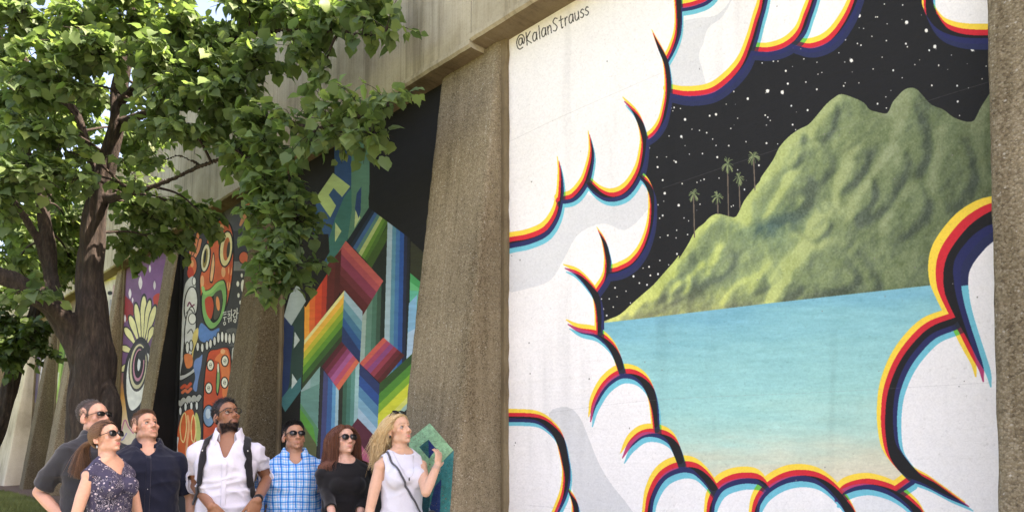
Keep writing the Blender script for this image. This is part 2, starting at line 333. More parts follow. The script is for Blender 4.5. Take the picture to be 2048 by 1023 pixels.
    # cloud outlines: a yellow, a magenta and a cyan line slightly out of register, overprinting
    L = [
        ([(1352, -160), (1354, -60), (1356, -10), (1358, 30), (1356, 66), (1346, 97), (1333, 122)], (13, 12, 9), 8),
        ([(1306, 66), (1313, 82), (1320, 97), (1331, 122), (1336, 152), (1337, 183), (1333, 213), (1325, 244), (1310, 267), (1290, 282)], (1, 8, 11, 12, 10), 8),
        ([(1249, 203), (1269, 224), (1282, 249), (1289, 280), (1287, 310), (1280, 341), (1264, 371), (1244, 389), (1219, 394), (1196, 384), (1175, 363)], (2, 10, 12, 14, 17, 17, 13), 10),
        ([(1179, 269), (1184, 305), (1180, 335), (1170, 366), (1147, 394), (1119, 401)], (1, 9, 13, 15, 14), 9),
        ([(1118, 322), (1122, 356), (1121, 396), (1112, 432), (1091, 462), (1056, 478), (1020, 485), (980, 495)], (1, 9, 13, 18, 20, 21), 11),
        ([(1277, 349), (1294, 366), (1304, 391), (1305, 427), (1300, 462), (1287, 498), (1266, 526), (1240, 541), (1218, 546)], (9, 10, 11, 12, 14, 17, 16), 9),
        ([(1196, 460), (1208, 483), (1215, 513), (1216, 530), (1212, 556), (1194, 584)], (1, 8, 11, 11, 10), 8),
        ([(1130, 536), (1153, 546), (1174, 566), (1192, 592), (1198, 623), (1199, 666)], (2, 10, 13, 13, 12), 9),
        ([(1136, 648), (1159, 660), (1194, 668), (1220, 689), (1235, 715), (1243, 742)], (2, 10, 14, 14, 13), 11),
        ([(1181, 842), (1189, 807), (1210, 770), (1240, 748), (1271, 750), (1295, 771), (1308, 807), (1313, 858)], (2, 11, 15, 18, 18, 15, 12), 12),
        ([(1245, 915), (1261, 887), (1286, 867), (1317, 866), (1343, 880), (1357, 909), (1363, 930)], (2, 12, 15, 18, 16, 14), 12),
        ([(1290, 1150), (1297, 1023), (1307, 979), (1327, 949), (1358, 934), (1389, 936), (1414, 957), (1432, 983)], (14, 14, 17, 20, 21, 20, 17), 14),
        ([(1415, 1150), (1420, 1030), (1427, 994), (1445, 969), (1480, 956), (1516, 958), (1538, 978)], (14, 14, 17, 21, 20, 9), 14),
        ([(1505, 1150), (1510, 1030), (1520, 994), (1541, 971), (1571, 955), (1602, 950), (1633, 955), (1658, 970), (1679, 992), (1702, 1026), (1740, 1120)], (14, 14, 18, 21, 21, 20, 18, 18), 14),
        ([(1672, 1000), (1682, 984), (1704, 972), (1735, 967), (1766, 973), (1791, 984), (1817, 1003), (1840, 1030), (1870, 1100)], (5, 18, 20, 20, 19, 18), 14),
        ([(1788, 982), (1800, 975), (1822, 960)], (16, 17, 18), 12),
        ([(1938, 1012), (1899, 990), (1858, 965), (1827, 950), (1805, 928), (1786, 899), (1779, 858), (1779, 817), (1785, 776), (1803, 730), (1829, 692), (1863, 660), (1908, 642)], (2, 12, 18, 22, 25, 27, 29, 30, 31, 32, 33, 33, 32), 14, (.66, .70)),
        ([(2010, 428), (1980, 436), (1948, 456), (1922, 484), (1904, 512), (1897, 540), (1899, 572), (1911, 612), (1930, 658), (1949, 704), (1962, 735), (1967, 762)], (50, 50, 50, 49, 48, 46, 44, 34, 24, 17, 10, 3), 21, (.80, .55)),
        ([(1339, 186), (1376, 192), (1422, 186), (1457, 163), (1488, 127), (1506, 81), (1517, 41), (1528, 0), (1540, -90)], (16, 18, 18, 18, 16, 14, 14), 12),
        ([(1502, 102), (1541, 103), (1576, 91), (1602, 66), (1616, 30), (1628, -5), (1650, -90)], (16, 17, 17, 15, 13), 11),
        ([(1590, 90), (1622, 96), (1658, 83), (1687, 51), (1712, 0), (1735, -90)], (15, 18, 19, 18, 16), 12),
        ([(1362, 16), (1391, 10), (1420, -5), (1450, -50)], (14, 15, 14), 10),
        ([(1856, -120), (1857, 0), (1864, 28), (1882, 54), (1907, 67), (1942, 73), (2000, 73)], (16, 18, 22, 25, 26, 26), 14),
        ([(975, 834), (1041, 834), (1077, 838), (1102, 854), (1120, 878), (1130, 919), (1134, 950), (1129, 986), (1115, 1020), (1095, 1060)], (17, 17, 17, 16, 14, 13, 10, 4), 9),
        ([(1136, 978), (1148, 1001), (1152, 1027), (1150, 1100)], (2, 9, 12, 13), 8),
    ]
    prod = np.ones((h, w, 3), np.float32); any_ = np.zeros((h, w), bool)
    Y_, M_, C_ = (np.array(q) / 255. for q in ((252, 214, 74), (214, 62, 106), (98, 190, 206)))
    edge = (vnoise(h, w, 260, 220) - .5)
    for Lq in L:
        pts, wd, sh = Lq[:3]; dr = Lq[3] if len(Lq) > 3 else (.36, .93)
        wd = [q * 1.1 for q in wd] if isinstance(wd, tuple) else wd
        for colr_, k_ in ((Y_, -1.), (M_, 0.), (C_, 1.)):
            off = np.array(dr) * sh * k_ * .9
            pp = np.array(pts, float) + off
            m = c.smask(pp, wd, 6)
            if k_ == -1: my = m
            elif k_ == 0: mm_ = m
            else: mc = m
        u = my | mm_ | mc
        ii = np.where(u)
        Yq, Mq, Cq = my[ii], mm_[ii], mc[ii]
        code = Yq * 1 + Mq * 2 + Cq * 4
        table = np.array([[255, 255, 255], [250, 212, 76], [186, 66, 112], [216, 48, 58], [104, 190, 206], [92, 170, 70], [44, 48, 92], [34, 33, 34]]) / 255.
        # a line that overprints another stays darker where they cross
        newc = table[code]
        old = prod[ii]; was = any_[ii]
        prod[ii] = np.where(was[:, None], np.minimum(old, newc), newc); any_[ii] = True
    # cyan and yellow overprint lightly on the dark sky
    out = prod.copy()
    lum = prod.mean(-1)
    fix = any_ & skym & (np.abs(prod - table[4]).sum(-1) < .02)
    out[fix] = np.array([44, 50, 84]) / 255.
    c.a[any_, :3] = out[any_]
    # wear: faint form joints, hairlines, scuffs, brush grain
    for pth in ([(1000, 292), (1132, 229), (1325, 145)], [(1325, 376), (1520, 310), (1845, 205), (1990, 160)], [(1000, 838), (1300, 800), (1638, 784), (1990, 764)], [(1060, 1010), (1140, 1016)], [(1590, 590), (1640, 586)]):
        c.stroke(pth, .9, (150, 148, 145), 5, .28)
    g = (fbm(h, w, 10, 8, 6) - .5) * .055 + (vnoise(h, w, 600, 500) - .5) * .05
    stn = np.clip(fbm(h, w, 3, 30, 4) - .62, 0, 1) * .5
    c.a[..., :3] *= (1 + g - stn * .5)[..., None]
    for i in range(46):
        x, y = sr.uniform(1010, 1980), sr.uniform(-100, 1100); c.ellipse(x, y, sr.uniform(.7, 1.5), sr.uniform(.7, 1.8), (130, 126, 122))
    # hand lettering under the soffit, running up to the right
    def letters(x0, y0, x1, y1, size, txt, col, wd):
        G = {'@': [[(.95, .35), (.7, .2), (.45, .3), (.4, .6), (.6, .75), (.85, .6), (.92, .25), (.98, .7), (1.15, .65), (1.2, .3), (.95, .0), (.5, -.02), (.15, .3), (.15, .75), (.45, 1.02), (.9, 1.)]],
             'K': [[(.1, 0), (.12, 1)], [(.7, .05), (.15, .52), (.75, 1)]], 'a': [[(.65, .4), (.35, .3), (.1, .55), (.15, .9), (.4, .95), (.62, .7), (.66, .35), (.68, .95)]],
             'l': [[(.2, -.05), (.22, 1)]], 'n': [[(.1, .35), (.12, .98)], [(.12, .6), (.35, .35), (.55, .45), (.58, .98)]],
             'S': [[(.75, .1), (.45, -.02), (.15, .2), (.4, .47), (.65, .7), (.45, .98), (.1, .9)]], 't': [[(.3, .05), (.32, .95), (.5, .98)], [(.05, .35), (.6, .33)]],
             'r': [[(.15, .35), (.17, .98)], [(.17, .55), (.35, .35), (.5, .38)]], 'u': [[(.1, .35), (.12, .85), (.35, .98), (.58, .8)], [(.6, .35), (.62, .98)]],
             's': [[(.5, .42), (.3, .33), (.1, .5), (.32, .65), (.5, .82), (.3, .98), (.05, .9)]]}
        AD = {'@': 1.35, 'K': .85, 'a': .82, 'l': .42, 'n': .75, 'S': .92, 't': .68, 'r': .6, 'u': .8, 's': .66}
        tot = sum(AD[q] for q in txt); L_ = math.hypot(x1 - x0, y1 - y0); sx = L_ / tot
        d_ = np.array([x1 - x0, y1 - y0]) / L_; up = np.array([.08, 1.0]); pos = 0
        for q in txt:
            for st in G[q]:
                pts = [np.array([x0, y0]) + d_ * (pos + px_ * .95) * sx + up * py_ * size for px_, py_ in st]
                c.stroke(pts, wd, col, 5)
            pos += AD[q]
    letters(1031, 76, 1178, 3, 25, '@KalanStrauss', (48, 46, 45), 1.9)
    return c
def z5(p): return [(540 + .4303 * x, 180 + .4301 * y) for x, y in p]
def z6(p): return [(540 + .4329 * x, 580 + .433 * y) for x, y in p]
def stripes(c, A, B, C_, D, cols, f=z6, ws=None):
    """bands between edge A-B and edge D-C (bands run along A-B)"""
    n = len(cols); ws = ws or [1] * n; t = np.cumsum([0] + list(ws)) / sum(ws)
    A, B, C_, D = (np.array(q, float) for q in (A, B, C_, D))
    for i, q in enumerate(cols):
        a, b = t[i], min(1, t[i + 1] + .01)
        c.poly(f([tuple(A + (D - A) * a), tuple(B + (C_ - B) * a), tuple(B + (C_ - B) * b), tuple(A + (D - A) * b)]), q)
def paint_geometric():
    c = Canvas(500, 120, 960, 1260, 2.0, (27, 27, 26))
    h, w = c.h, c.w
    c.poly(z5([(298, 200), (380, 200), (378, 455), (300, 395)]), (44, 78, 124))
    c.poly(z5([(380, 180), (464, 180), (461, 552), (362, 696), (350, 600), (377, 450)]), (86, 130, 110))
    c.poly(z5([(215, 500), (300, 390), (374, 448), (368, 560), (360, 696), (262, 832), (196, 750)]), (46, 82, 126))
    c.poly(z5([(305, 590), (345, 495), (378, 455), (380, 560), (360, 696), (262, 832), (270, 700)]), (56, 112, 108))
    c.poly(z5([(293, 385), (373, 447), (335, 497), (295, 455), (273, 487), (307, 537), (280, 592), (215, 498)]), (168, 192, 130))
    for t in ([(303, 615), (332, 655), (302, 706)], [(397, 558), (421, 592), (392, 642)], [(406, 268), (429, 288), (408, 326)]): c.poly(z5(t), (182, 200, 148))
    c.poly(z5([(403, 480), (425, 448), (421, 565), (412, 595), (395, 550)]), (42, 68, 116))
    # upper diagonal band, then uprights behind it
    c.poly(z5([(548, 610), (650, 690), (640, 1100), (520, 1100), (440, 1010), (450, 790)]), (36, 44, 38))
    stripes(c, (357, 702), (460, 545), (550, 612), (452, 800), [(30, 36, 46), (34, 48, 66), (60, 98, 148), (84, 128, 122), (172, 190, 124), (96, 138, 58), (74, 112, 50)], z5, [1.3, .8, 1, .9, 1, 1, 1])
    c.poly(z5([(548, 625), (542, 700), (470, 830), (448, 795)]), (64, 92, 44))
    stripes(c, (548, 560), (524, 1420), (640, 1420), (652, 560), [(156, 182, 194), (84, 138, 158), (62, 112, 160), (42, 82, 146), (40, 46, 66), (36, 40, 44)], z5, [1.3, 1, 1, 1.1, .8, .7])
    c.poly(z5([(458, 500), (460, 547), (665, 700), (720, 760), (720, 400), (470, 400)]), (27, 27, 26))
    # sliver against the pier
    stripes(c, (652, 850), (700, 890), (700, 960), (650, 930), [(62, 152, 92), (92, 178, 120)], z5)
    stripes(c, (650, 930), (700, 935), (690, 1100), (648, 1100), [(84, 176, 150), (112, 190, 186)], z5)
    stripes(c, (642, 60), (680, 20), (668, 330), (630, 330), [(126, 176, 208), (172, 200, 222)], z6)
    c.poly(z5([(654, 700), (720, 760), (720, 900), (652, 850)]), (52, 54, 38))
    # greens below the maroon block
    stripes(c, (428, 60), (414, 335), (525, 335), (535, -60), [(150, 172, 166), (94, 134, 120), (72, 114, 98), (58, 86, 72), (36, 46, 42)], z6, [1, 1.2, 1, .9, .9])
    # maroon block
    stripes(c, (352, 700), (527, 886), (426, 1055), (250, 860), [(194, 96, 92), (176, 82, 90), (140, 62, 86), (112, 50, 58), (96, 42, 44), (84, 36, 36)], z5, [1, .9, 1.3, 1, 1, 1])
    # orange uprights
    stripes(c, (160, 0), (158, 240), (320, 20), (330, -190), [(226, 152, 62), (216, 104, 54), (204, 74, 48), (176, 60, 46), (92, 40, 38), (80, 36, 34)], z6, [.9, 1, 1.2, .9, 1.4, 1])
    c.poly(z6([(60, 0), (164, 0), (275, -175), (270, -260), (0, -260)]), (27, 27, 26))
    c.poly(z5([(165, 1010), (275, 838), (250, 800), (140, 960)]), (27, 27, 26))
    # rainbow diagonal
    stripes(c, (158, 230), (344, 0), (334, 235), (148, 462), [(222, 214, 150), (230, 176, 74), (186, 176, 62), (128, 160, 56), (88, 138, 52), (56, 92, 48), (50, 62, 42)], z6, [.6, 1, .9, 1, 1, 1.1, .9])
    # blue chevron on its right
    stripes(c, (343, 0), (428, 98), (415, 330), (333, 205), [(154, 182, 198), (104, 152, 168), (64, 114, 146), (44, 86, 138), (42, 58, 100)], z6)
    # left pink diamond
    c.poly(z6([(334, 205), (415, 332), (330, 250)]), (42, 58, 100))
    stripes(c, (330, 236), (238, 352), (318, 462), (412, 332), [(84, 38, 44), (112, 48, 62), (142, 66, 104), (166, 92, 142), (192, 84, 104), (216, 110, 84)], z6)
    # right pink diamond
    stripes(c, (524, 218), (414, 336), (512, 432), (622, 300), [(206, 96, 84), (172, 74, 98), (140, 74, 124), (152, 62, 76), (108, 44, 50), (88, 40, 40)], z6)
    # green to yellow band by the pier
    stripes(c, (506, 430), (660, 290), (640, 540), (494, 694), [(52, 82, 44), (78, 138, 56), (130, 176, 58), (226, 222, 70), (238, 232, 120), (176, 206, 190)], z6, [1, 1, .9, 1.3, .7, .6])
    # blue chevron low
    stripes(c, (415, 338), (506, 432), (494, 694), (404, 590), [(48, 58, 98), (48, 80, 140), (84, 134, 166), (130, 176, 196), (176, 202, 216)], z6)
    # uprights left of it
    stripes(c, (318, 462), (310, 760), (404, 640), (414, 330), [(50, 50, 42), (60, 98, 80), (72, 122, 106), (92, 144, 134), (158, 194, 194)], z6)
    stripes(c, (236, 352), (216, 800), (310, 800), (318, 462), [(50, 50, 52), (70, 74, 116), (60, 98, 150), (92, 152, 192), (158, 190, 200)], z6, [.7, 1.2, 1.2, .9, .8])
    stripes(c, (143, 462), (138, 600), (218, 720), (232, 350), [(144, 166, 166), (122, 158, 152)], z6)
    c.poly(z6([(142, 470), (228, 430), (222, 600), (214, 700), (138, 590)]), (98, 140, 130))
    c.poly(z6([(140, 520), (224, 640), (216, 720), (138, 592)]), (84, 136, 96))
    c.poly(z6([(139, 545), (200, 630), (214, 712), (138, 600)]), (84, 148, 62))
    c.poly(z6([(138, 596), (215, 712), (213, 800), (136, 800)]), (92, 94, 62))
    # left column
    c.poly(z6([(62, 120), (158, 60), (156, 300), (143, 462), (70, 562), (36, 500), (44, 240)]), (44, 66, 60))
    c.poly(z6([(62, 120), (110, 170), (96, 330), (90, 420), (70, 520), (36, 500), (44, 200)]), (36, 52, 86))
    c.poly(z6([(143, 400), (143, 462), (70, 562), (44, 510), (90, 450)]), (58, 106, 108))
    c.poly(z6([(64, 120), (92, 20), (128, -30), (166, 50), (98, 162)]), (152, 166, 166))
    for t in ([(114, 190), (138, 230), (109, 269)], [(102, 384), (126, 421), (99, 456)]): c.poly(z6(t), (176, 188, 184))
    # low maroon chevron
    c.poly(z6([(405, 590), (512, 702), (470, 790), (440, 800), (368, 640)]), (104, 50, 62))
    c.poly(z6([(368, 636), (462, 770), (452, 850), (398, 730)]), (196, 98, 124))
    c.poly(z6([(512, 700), (620, 560), (610, 700), (480, 900)]), (40, 50, 44))
    c.poly(z6([(300, 700), (400, 735), (455, 850), (440, 1400), (300, 1400)]), (120, 60, 80))
    g = (fbm(h, w, 14, 8, 5) - .5) * .16 + (fbm(h, w, 260, 30, 2) - .5) * .10
    c.a[..., :3] *= (1 + g)[..., None]
    return c
def paint_pier():
    c = Canvas(780, 780, 960, 1260, 2.0, (96, 84, 70, 0.0))
    c.poly(z6([(725, 855), (850, 738), (842, 880), (826, 1120), (815, 1500), (640, 1500), (660, 900), (640, 690)]), (58, 138, 136))
    c.poly(z6([(640, 690), (738, 612), (848, 737), (725, 862), (660, 900)]), (158, 206, 158))
    c.poly(z6([(688, 722), (732, 688), (735, 775)]), (48, 104, 100)); c.poly(z6([(732, 688), (769, 731), (735, 776)]), (46, 62, 120))
    c.poly(z6([(762, 905), (792, 870), (780, 1100), (770, 1500), (730, 1500), (738, 1000)]), (46, 66, 118))
    c.poly(z6([(680, 960), (745, 900), (730, 1040), (672, 1100)]), (40, 92, 100))
    c.poly(z6([(735, 1000), (752, 1030), (735, 1060)]), (200, 212, 214))
    h, w = c.h, c.w
    g = (fbm(h, w, 90, 36, 3) - .5) * .3
    c.a[..., :3] *= (1 + g)[..., None]
    c.a[..., 3] *= np.clip((fbm(h, w, 200, 80, 2) - .12) * 8, 0, 1)
    return c
def z8(p): return [(340 + .2347 * x, 400 + .2345 * y) for x, y in p]
def z9(p): return [(340 + .2347 * x, 620 + .2345 * y) for x, y in p]
def paint_faces():
    c = Canvas(280, 380, 540, 1160, 2.6, (62, 62, 66))
    BL = (22, 21, 22); OR = (218, 102, 58)
    def E(f, x, y, rx, ry, col, ring=None, ang=0.0):
        (cx, cy), = f([(x, y)]); c.ellipse(cx, cy, rx * .2347, ry * .2345, col, ang, ring)
    def S(f, pts, w, col): c.stroke(f(pts), w * .2347 if np.isscalar(w) else tuple(q * .2347 for q in w), col)
    # black return on the left side of the bay
    c.poly(z8([(-300, -100), (140, -100), (110, 500), (60, 1000), (0, 1500), (-100, 3000), (-300, 3000)]), (26, 26, 27))
    c.poly(z8([(540, 520), (660, 520), (650, 600), (540, 600)]), (130, 130, 132))
    c.poly(z8([(440, 60), (720, -60), (700, 260), (540, 260)]), (88, 88, 92))
    S(z8, [(655, 30), (640, 120), (600, 210)], (50, 46, 20), (224, 150, 104)); S(z8, [(700, 240), (690, 320), (650, 370)], (16, 24, 30), (226, 148, 120))
    E(z8, 630, 490, 40, 50, (222, 110, 74), (1.6, BL))
    for x, y, r in ((578, 712, 12), (622, 730, 18), (584, 810, 10), (612, 640, 9), (600, 870, 9)): E(z8, x, y, r, r * 3 if r > 15 else r * 2, (226, 226, 226))
    # upper left hand
    for pts in ([(178, 480), (178, 400), (192, 330)], [(192, 480), (215, 400), (240, 290)], [(210, 480), (240, 420), (258, 340)]): S(z8, pts, 38, BL); S(z8, pts, 26, (232, 140, 96))
    E(z8, 190, 560, 36, 80, (222, 112, 66), (1.8, BL)); E(z8, 175, 620, 28, 50, (200, 70, 50)); E(z8, 188, 540, 14, 30, (240, 170, 110))
    # big head
    head = [(345, 240), (385, 190), (440, 172), (495, 195), (528, 270), (538, 400), (534, 560), (520, 700), (490, 860), (450, 980), (400, 1060), (345, 1080), (290, 1010), (268, 900), (262, 780), (258, 660), (285, 560), (310, 420), (322, 310)]
    c.poly(z8([(390 + (x - 390) * 1.07, 600 + (y - 600) * 1.03) for x, y in head]), BL, 4); c.poly(z8(head), OR, 4)
    for x, y, rx, ry in ((385, 270, 22, 50), (350, 300, 16, 40), (455, 610, 18, 46), (512, 600, 16, 44), (275, 690, 16, 50), (500, 730, 14, 40), (280, 860, 14, 40), (440, 230, 20, 24)): E(z8, x, y, rx, ry, (240, 178, 128))
    c.poly(z8([(500, 300), (530, 400), (525, 560), (500, 740), (480, 860), (505, 600)]), (196, 80, 46), 4)
    E(z8, 302, 490, 34, 116, (238, 228, 190), (2.6, BL), .12); E(z8, 300, 492, 20, 84, (150, 130, 62), None, .12); E(z8, 298, 480, 9, 56, (26, 24, 24), None, .1)
    E(z8, 478, 415, 50, 146, (240, 226, 168), (2.8, BL), .1); E(z8, 482, 415, 28, 100, (204, 110, 62), None, .1); E(z8, 498, 420, 14, 70, (60, 60, 44), None, .1)
    c.poly(z8([(372, 440), (384, 560), (366, 690), (350, 706), (336, 680), (346, 560)]), BL, 4); c.poly(z8([(371, 455), (378, 560), (362, 676), (350, 692), (342, 670), (352, 560)]), (244, 190, 138), 4)
    # mouth
    mp = [(290, 800), (345, 770), (400, 715), (450, 705), (468, 800), (460, 900), (432, 1000), (390, 1060), (345, 1075), (305, 1020), (285, 920)]
    c.poly(z8([(375 + (x - 375) * 1.22, 890 + (y - 890) * 1.13) for x, y in mp]), BL, 4)
    c.poly(z8([(375 + (x - 375) * 1.12, 890 + (y - 890) * 1.09) for x, y in mp]), (122, 176, 106), 4)
    c.poly(z8([(385 + (x - 375) * .70, 905 + (y - 890) * .74) for x, y in mp]), BL, 4)
    c.poly(z8([(300, 840), (350, 820), (372, 900), (350, 1010), (318, 980), (300, 910)]), (196, 74, 46), 4); c.poly(z8([(376, 800), (440, 770), (440, 900), (410, 1000), (372, 1010), (380, 900)]), (78, 76, 66), 4)
    E(z8, 408, 880, 16, 62, (236, 150, 96), None, -.1)
    S(z8, [(280, 745), (296, 790), (350, 776), (405, 716), (448, 700)], (26, 30, 30, 26), (150, 200, 120))
    # white face on the left
    c.poly(z8([(120, 760), (150, 680), (200, 650), (215, 760), (140, 1000), (100, 1400), (80, 1400), (100, 1000)]), (206, 208, 210), 4)
    E(z8, 178, 890, 52, 150, (224, 224, 226), (2.2, BL), .08); E(z8, 172, 1120, 44, 210, (216, 216, 218), (2.0, BL), .06); E(z8, 190, 1010, 30, 44, (240, 240, 240), (1.4, BL))
    S(z8, [(150, 900), (165, 870), (185, 900), (205, 890)], 12, (120, 60, 90)); S(z8, [(140, 960), (170, 930), (200, 960)], 9, (90, 90, 94)); S(z8, [(150, 1130), (180, 1100), (200, 1140)], 9, (90, 90, 94))
    E(z8, 205, 690, 14, 34, (232, 232, 232), (1.2, BL))
    # lettering beside the mouth
    for st in ([(452, 958), (478, 950)], [(456, 975), (478, 968)], [(454, 1000), (480, 994)], [(466, 996), (466, 1024)], [(460, 1060), (456, 1045), (468, 1036), (474, 1052), (462, 1064)],
               [(492, 950), (514, 944)], [(494, 972), (504, 964), (508, 980), (496, 986)], [(490, 1008), (516, 1000)], [(503, 1006), (501, 1040)], [(524, 930), (520, 1030)], [(524, 980), (532, 976)],
               [(542, 940), (556, 936), (552, 962), (542, 970), (544, 996), (560, 990)], [(572, 920), (568, 1010)], [(572, 964), (582, 960)], [(550, 1010), (544, 1030), (556, 1040), (562, 1022), (552, 1010)]):
        S(z8, st, 6.5, (232, 232, 230))
    # blue mass, teeth
    c.poly(z9([(240, 190), (262, 110), (300, 130), (350, 175), (420, 150), (400, 220), (330, 270), (260, 260)]), (88, 130, 196), 4)
    c.poly(z9([(200, 190), (240, 150), (236, 240), (205, 330), (190, 420), (186, 300)]), (222, 200, 124), 4)
    c.poly(z9([(480, 170), (570, 160), (576, 280), (500, 300)]), (96, 96, 98), 4)
    for x, y in ((236, 310), (275, 318), (315, 300), (345, 285), (380, 262), (412, 232), (445, 225), (478, 232), (508, 242), (540, 236)):
        E(z9, x, y, 11, 36 if x < 400 else 44, (222, 220, 218), (1.7, BL))
    E(z9, 148, 318, 13, 46, (222, 222, 222), (1.8, BL)); E(z9, 180, 300, 12, 42, (222, 222, 222), (1.8, BL))
    c.poly(z9([(530, 330), (552, 320), (545, 400), (528, 430)]), (200, 200, 196), 3)
    # second face
    f2 = [(330, 365), (400, 335), (480, 318), (508, 360), (516, 460), (512, 620), (496, 780), (470, 1000), (440, 1200), (380, 1500), (290, 1500), (285, 1000), (288, 760), (300, 560)]
    c.poly(z9([(400 + (x - 400) * 1.09, 800 + (y - 800) * 1.01) for x, y in f2]), BL, 4); c.poly(z9(f2), (208, 84, 52), 4)
    c.poly(z9([(380, 420), (430, 360), (490, 340), (508, 480), (500, 720), (450, 740), (440, 560), (420, 450)]), (232, 128, 74), 4)
    E(z9, 450, 350, 20, 22, (240, 178, 128))
    for x, y in ((345, 466), (468, 430), (330, 662), (465, 616)):
        E(z9, x, y, 25, 42, (234, 230, 214), (2.2, (40, 24, 20))); E(z9, x, y, 12, 20, (150, 150, 140)); E(z9, x, y, 8, 13, (232, 228, 210)); S(z9, [(x - 10, y + 3), (x + 10, y - 3)], 5, BL)
    c.poly(z9([(412, 440), (430, 560), (418, 690), (404, 728), (390, 680), (394, 540)]), BL, 4); c.poly(z9([(412, 456), (423, 560), (412, 680), (404, 706), (396, 670), (402, 540)]), (134, 170, 104), 4)
    E(z9, 410, 490, 8, 40, (226, 224, 200))
    E(z9, 330, 900, 46, 88, (126, 156, 190), (2.2, BL)); E(z9, 325, 880, 22, 44, (196, 210, 224))
    # small figures on the left
    c.poly(z9([(120, 380), (185, 380), (190, 470), (140, 490)]), (226, 132, 84), 4); S(z9, [(90, 575), (130, 560), (180, 530), (215, 500)], (54, 40, 36, 40), BL); S(z9, [(90, 575), (130, 560), (180, 530), (215, 500)], (38, 26, 22, 28), (198, 198, 202))
    c.poly(z9([(200, 480), (215, 420), (250, 400), (275, 380), (265, 480), (240, 600), (225, 690), (195, 660), (215, 570)]), (112, 140, 196), 4)
    S(z9, [(100, 660), (125, 640), (145, 655), (175, 625)], 26, (206, 88, 62)); S(z9, [(105, 700), (130, 680), (150, 695), (178, 668)], 24, (222, 118, 84))
    c.poly(z9([(70, 420), (110, 400), (90, 520), (70, 700), (50, 720), (60, 560)]), (196, 196, 200), 4)
    zz = [(40, 810), (70, 780), (90, 800), (115, 760), (135, 790), (160, 745), (180, 780), (205, 740), (225, 770), (250, 735)]
    c.stroke(z9(zz), 52 * .2347, BL, 2); c.stroke(z9(zz), 36 * .2347, (176, 174, 170), 2)
    for x, y in ((48, 856), (88, 858), (132, 822), (182, 815), (228, 812)): E(z9, x, y, 10, 34, (224, 224, 224), (1.5, BL))
    c.poly(z9([(110, 880), (150, 850), (195, 850), (215, 960), (230, 1200), (200, 1500), (60, 1500), (60, 1100), (80, 960)]), (222, 106, 62), 4)
    c.poly(z9([(215, 880), (240, 900), (262, 1040), (240, 1200), (215, 1040)]), (196, 200, 120), 4)
    for pts in ([(95, 1100), (85, 1000), (105, 900), (130, 880), (140, 1000), (118, 1120), (95, 1100)], [(185, 1100), (180, 980), (200, 890), (222, 1000), (205, 1120), (185, 1100)]): S(z9, pts, 9, (238, 214, 150))
    S(z9, [(150, 1500), (140, 1200), (160, 1000), (150, 900)], 18, (244, 176, 128)); S(z9, [(60, 1090), (50, 1180), (80, 1300)], 30, (222, 224, 226))
    g = (fbm(c.h, c.w, 60, 20, 4) - .5) * .2
    c.a[..., :3] *= (1 + g)[..., None]
    return c
def z7(p): return [(200 + .3326 * x, 520 + .3324 * y) for x, y in p]
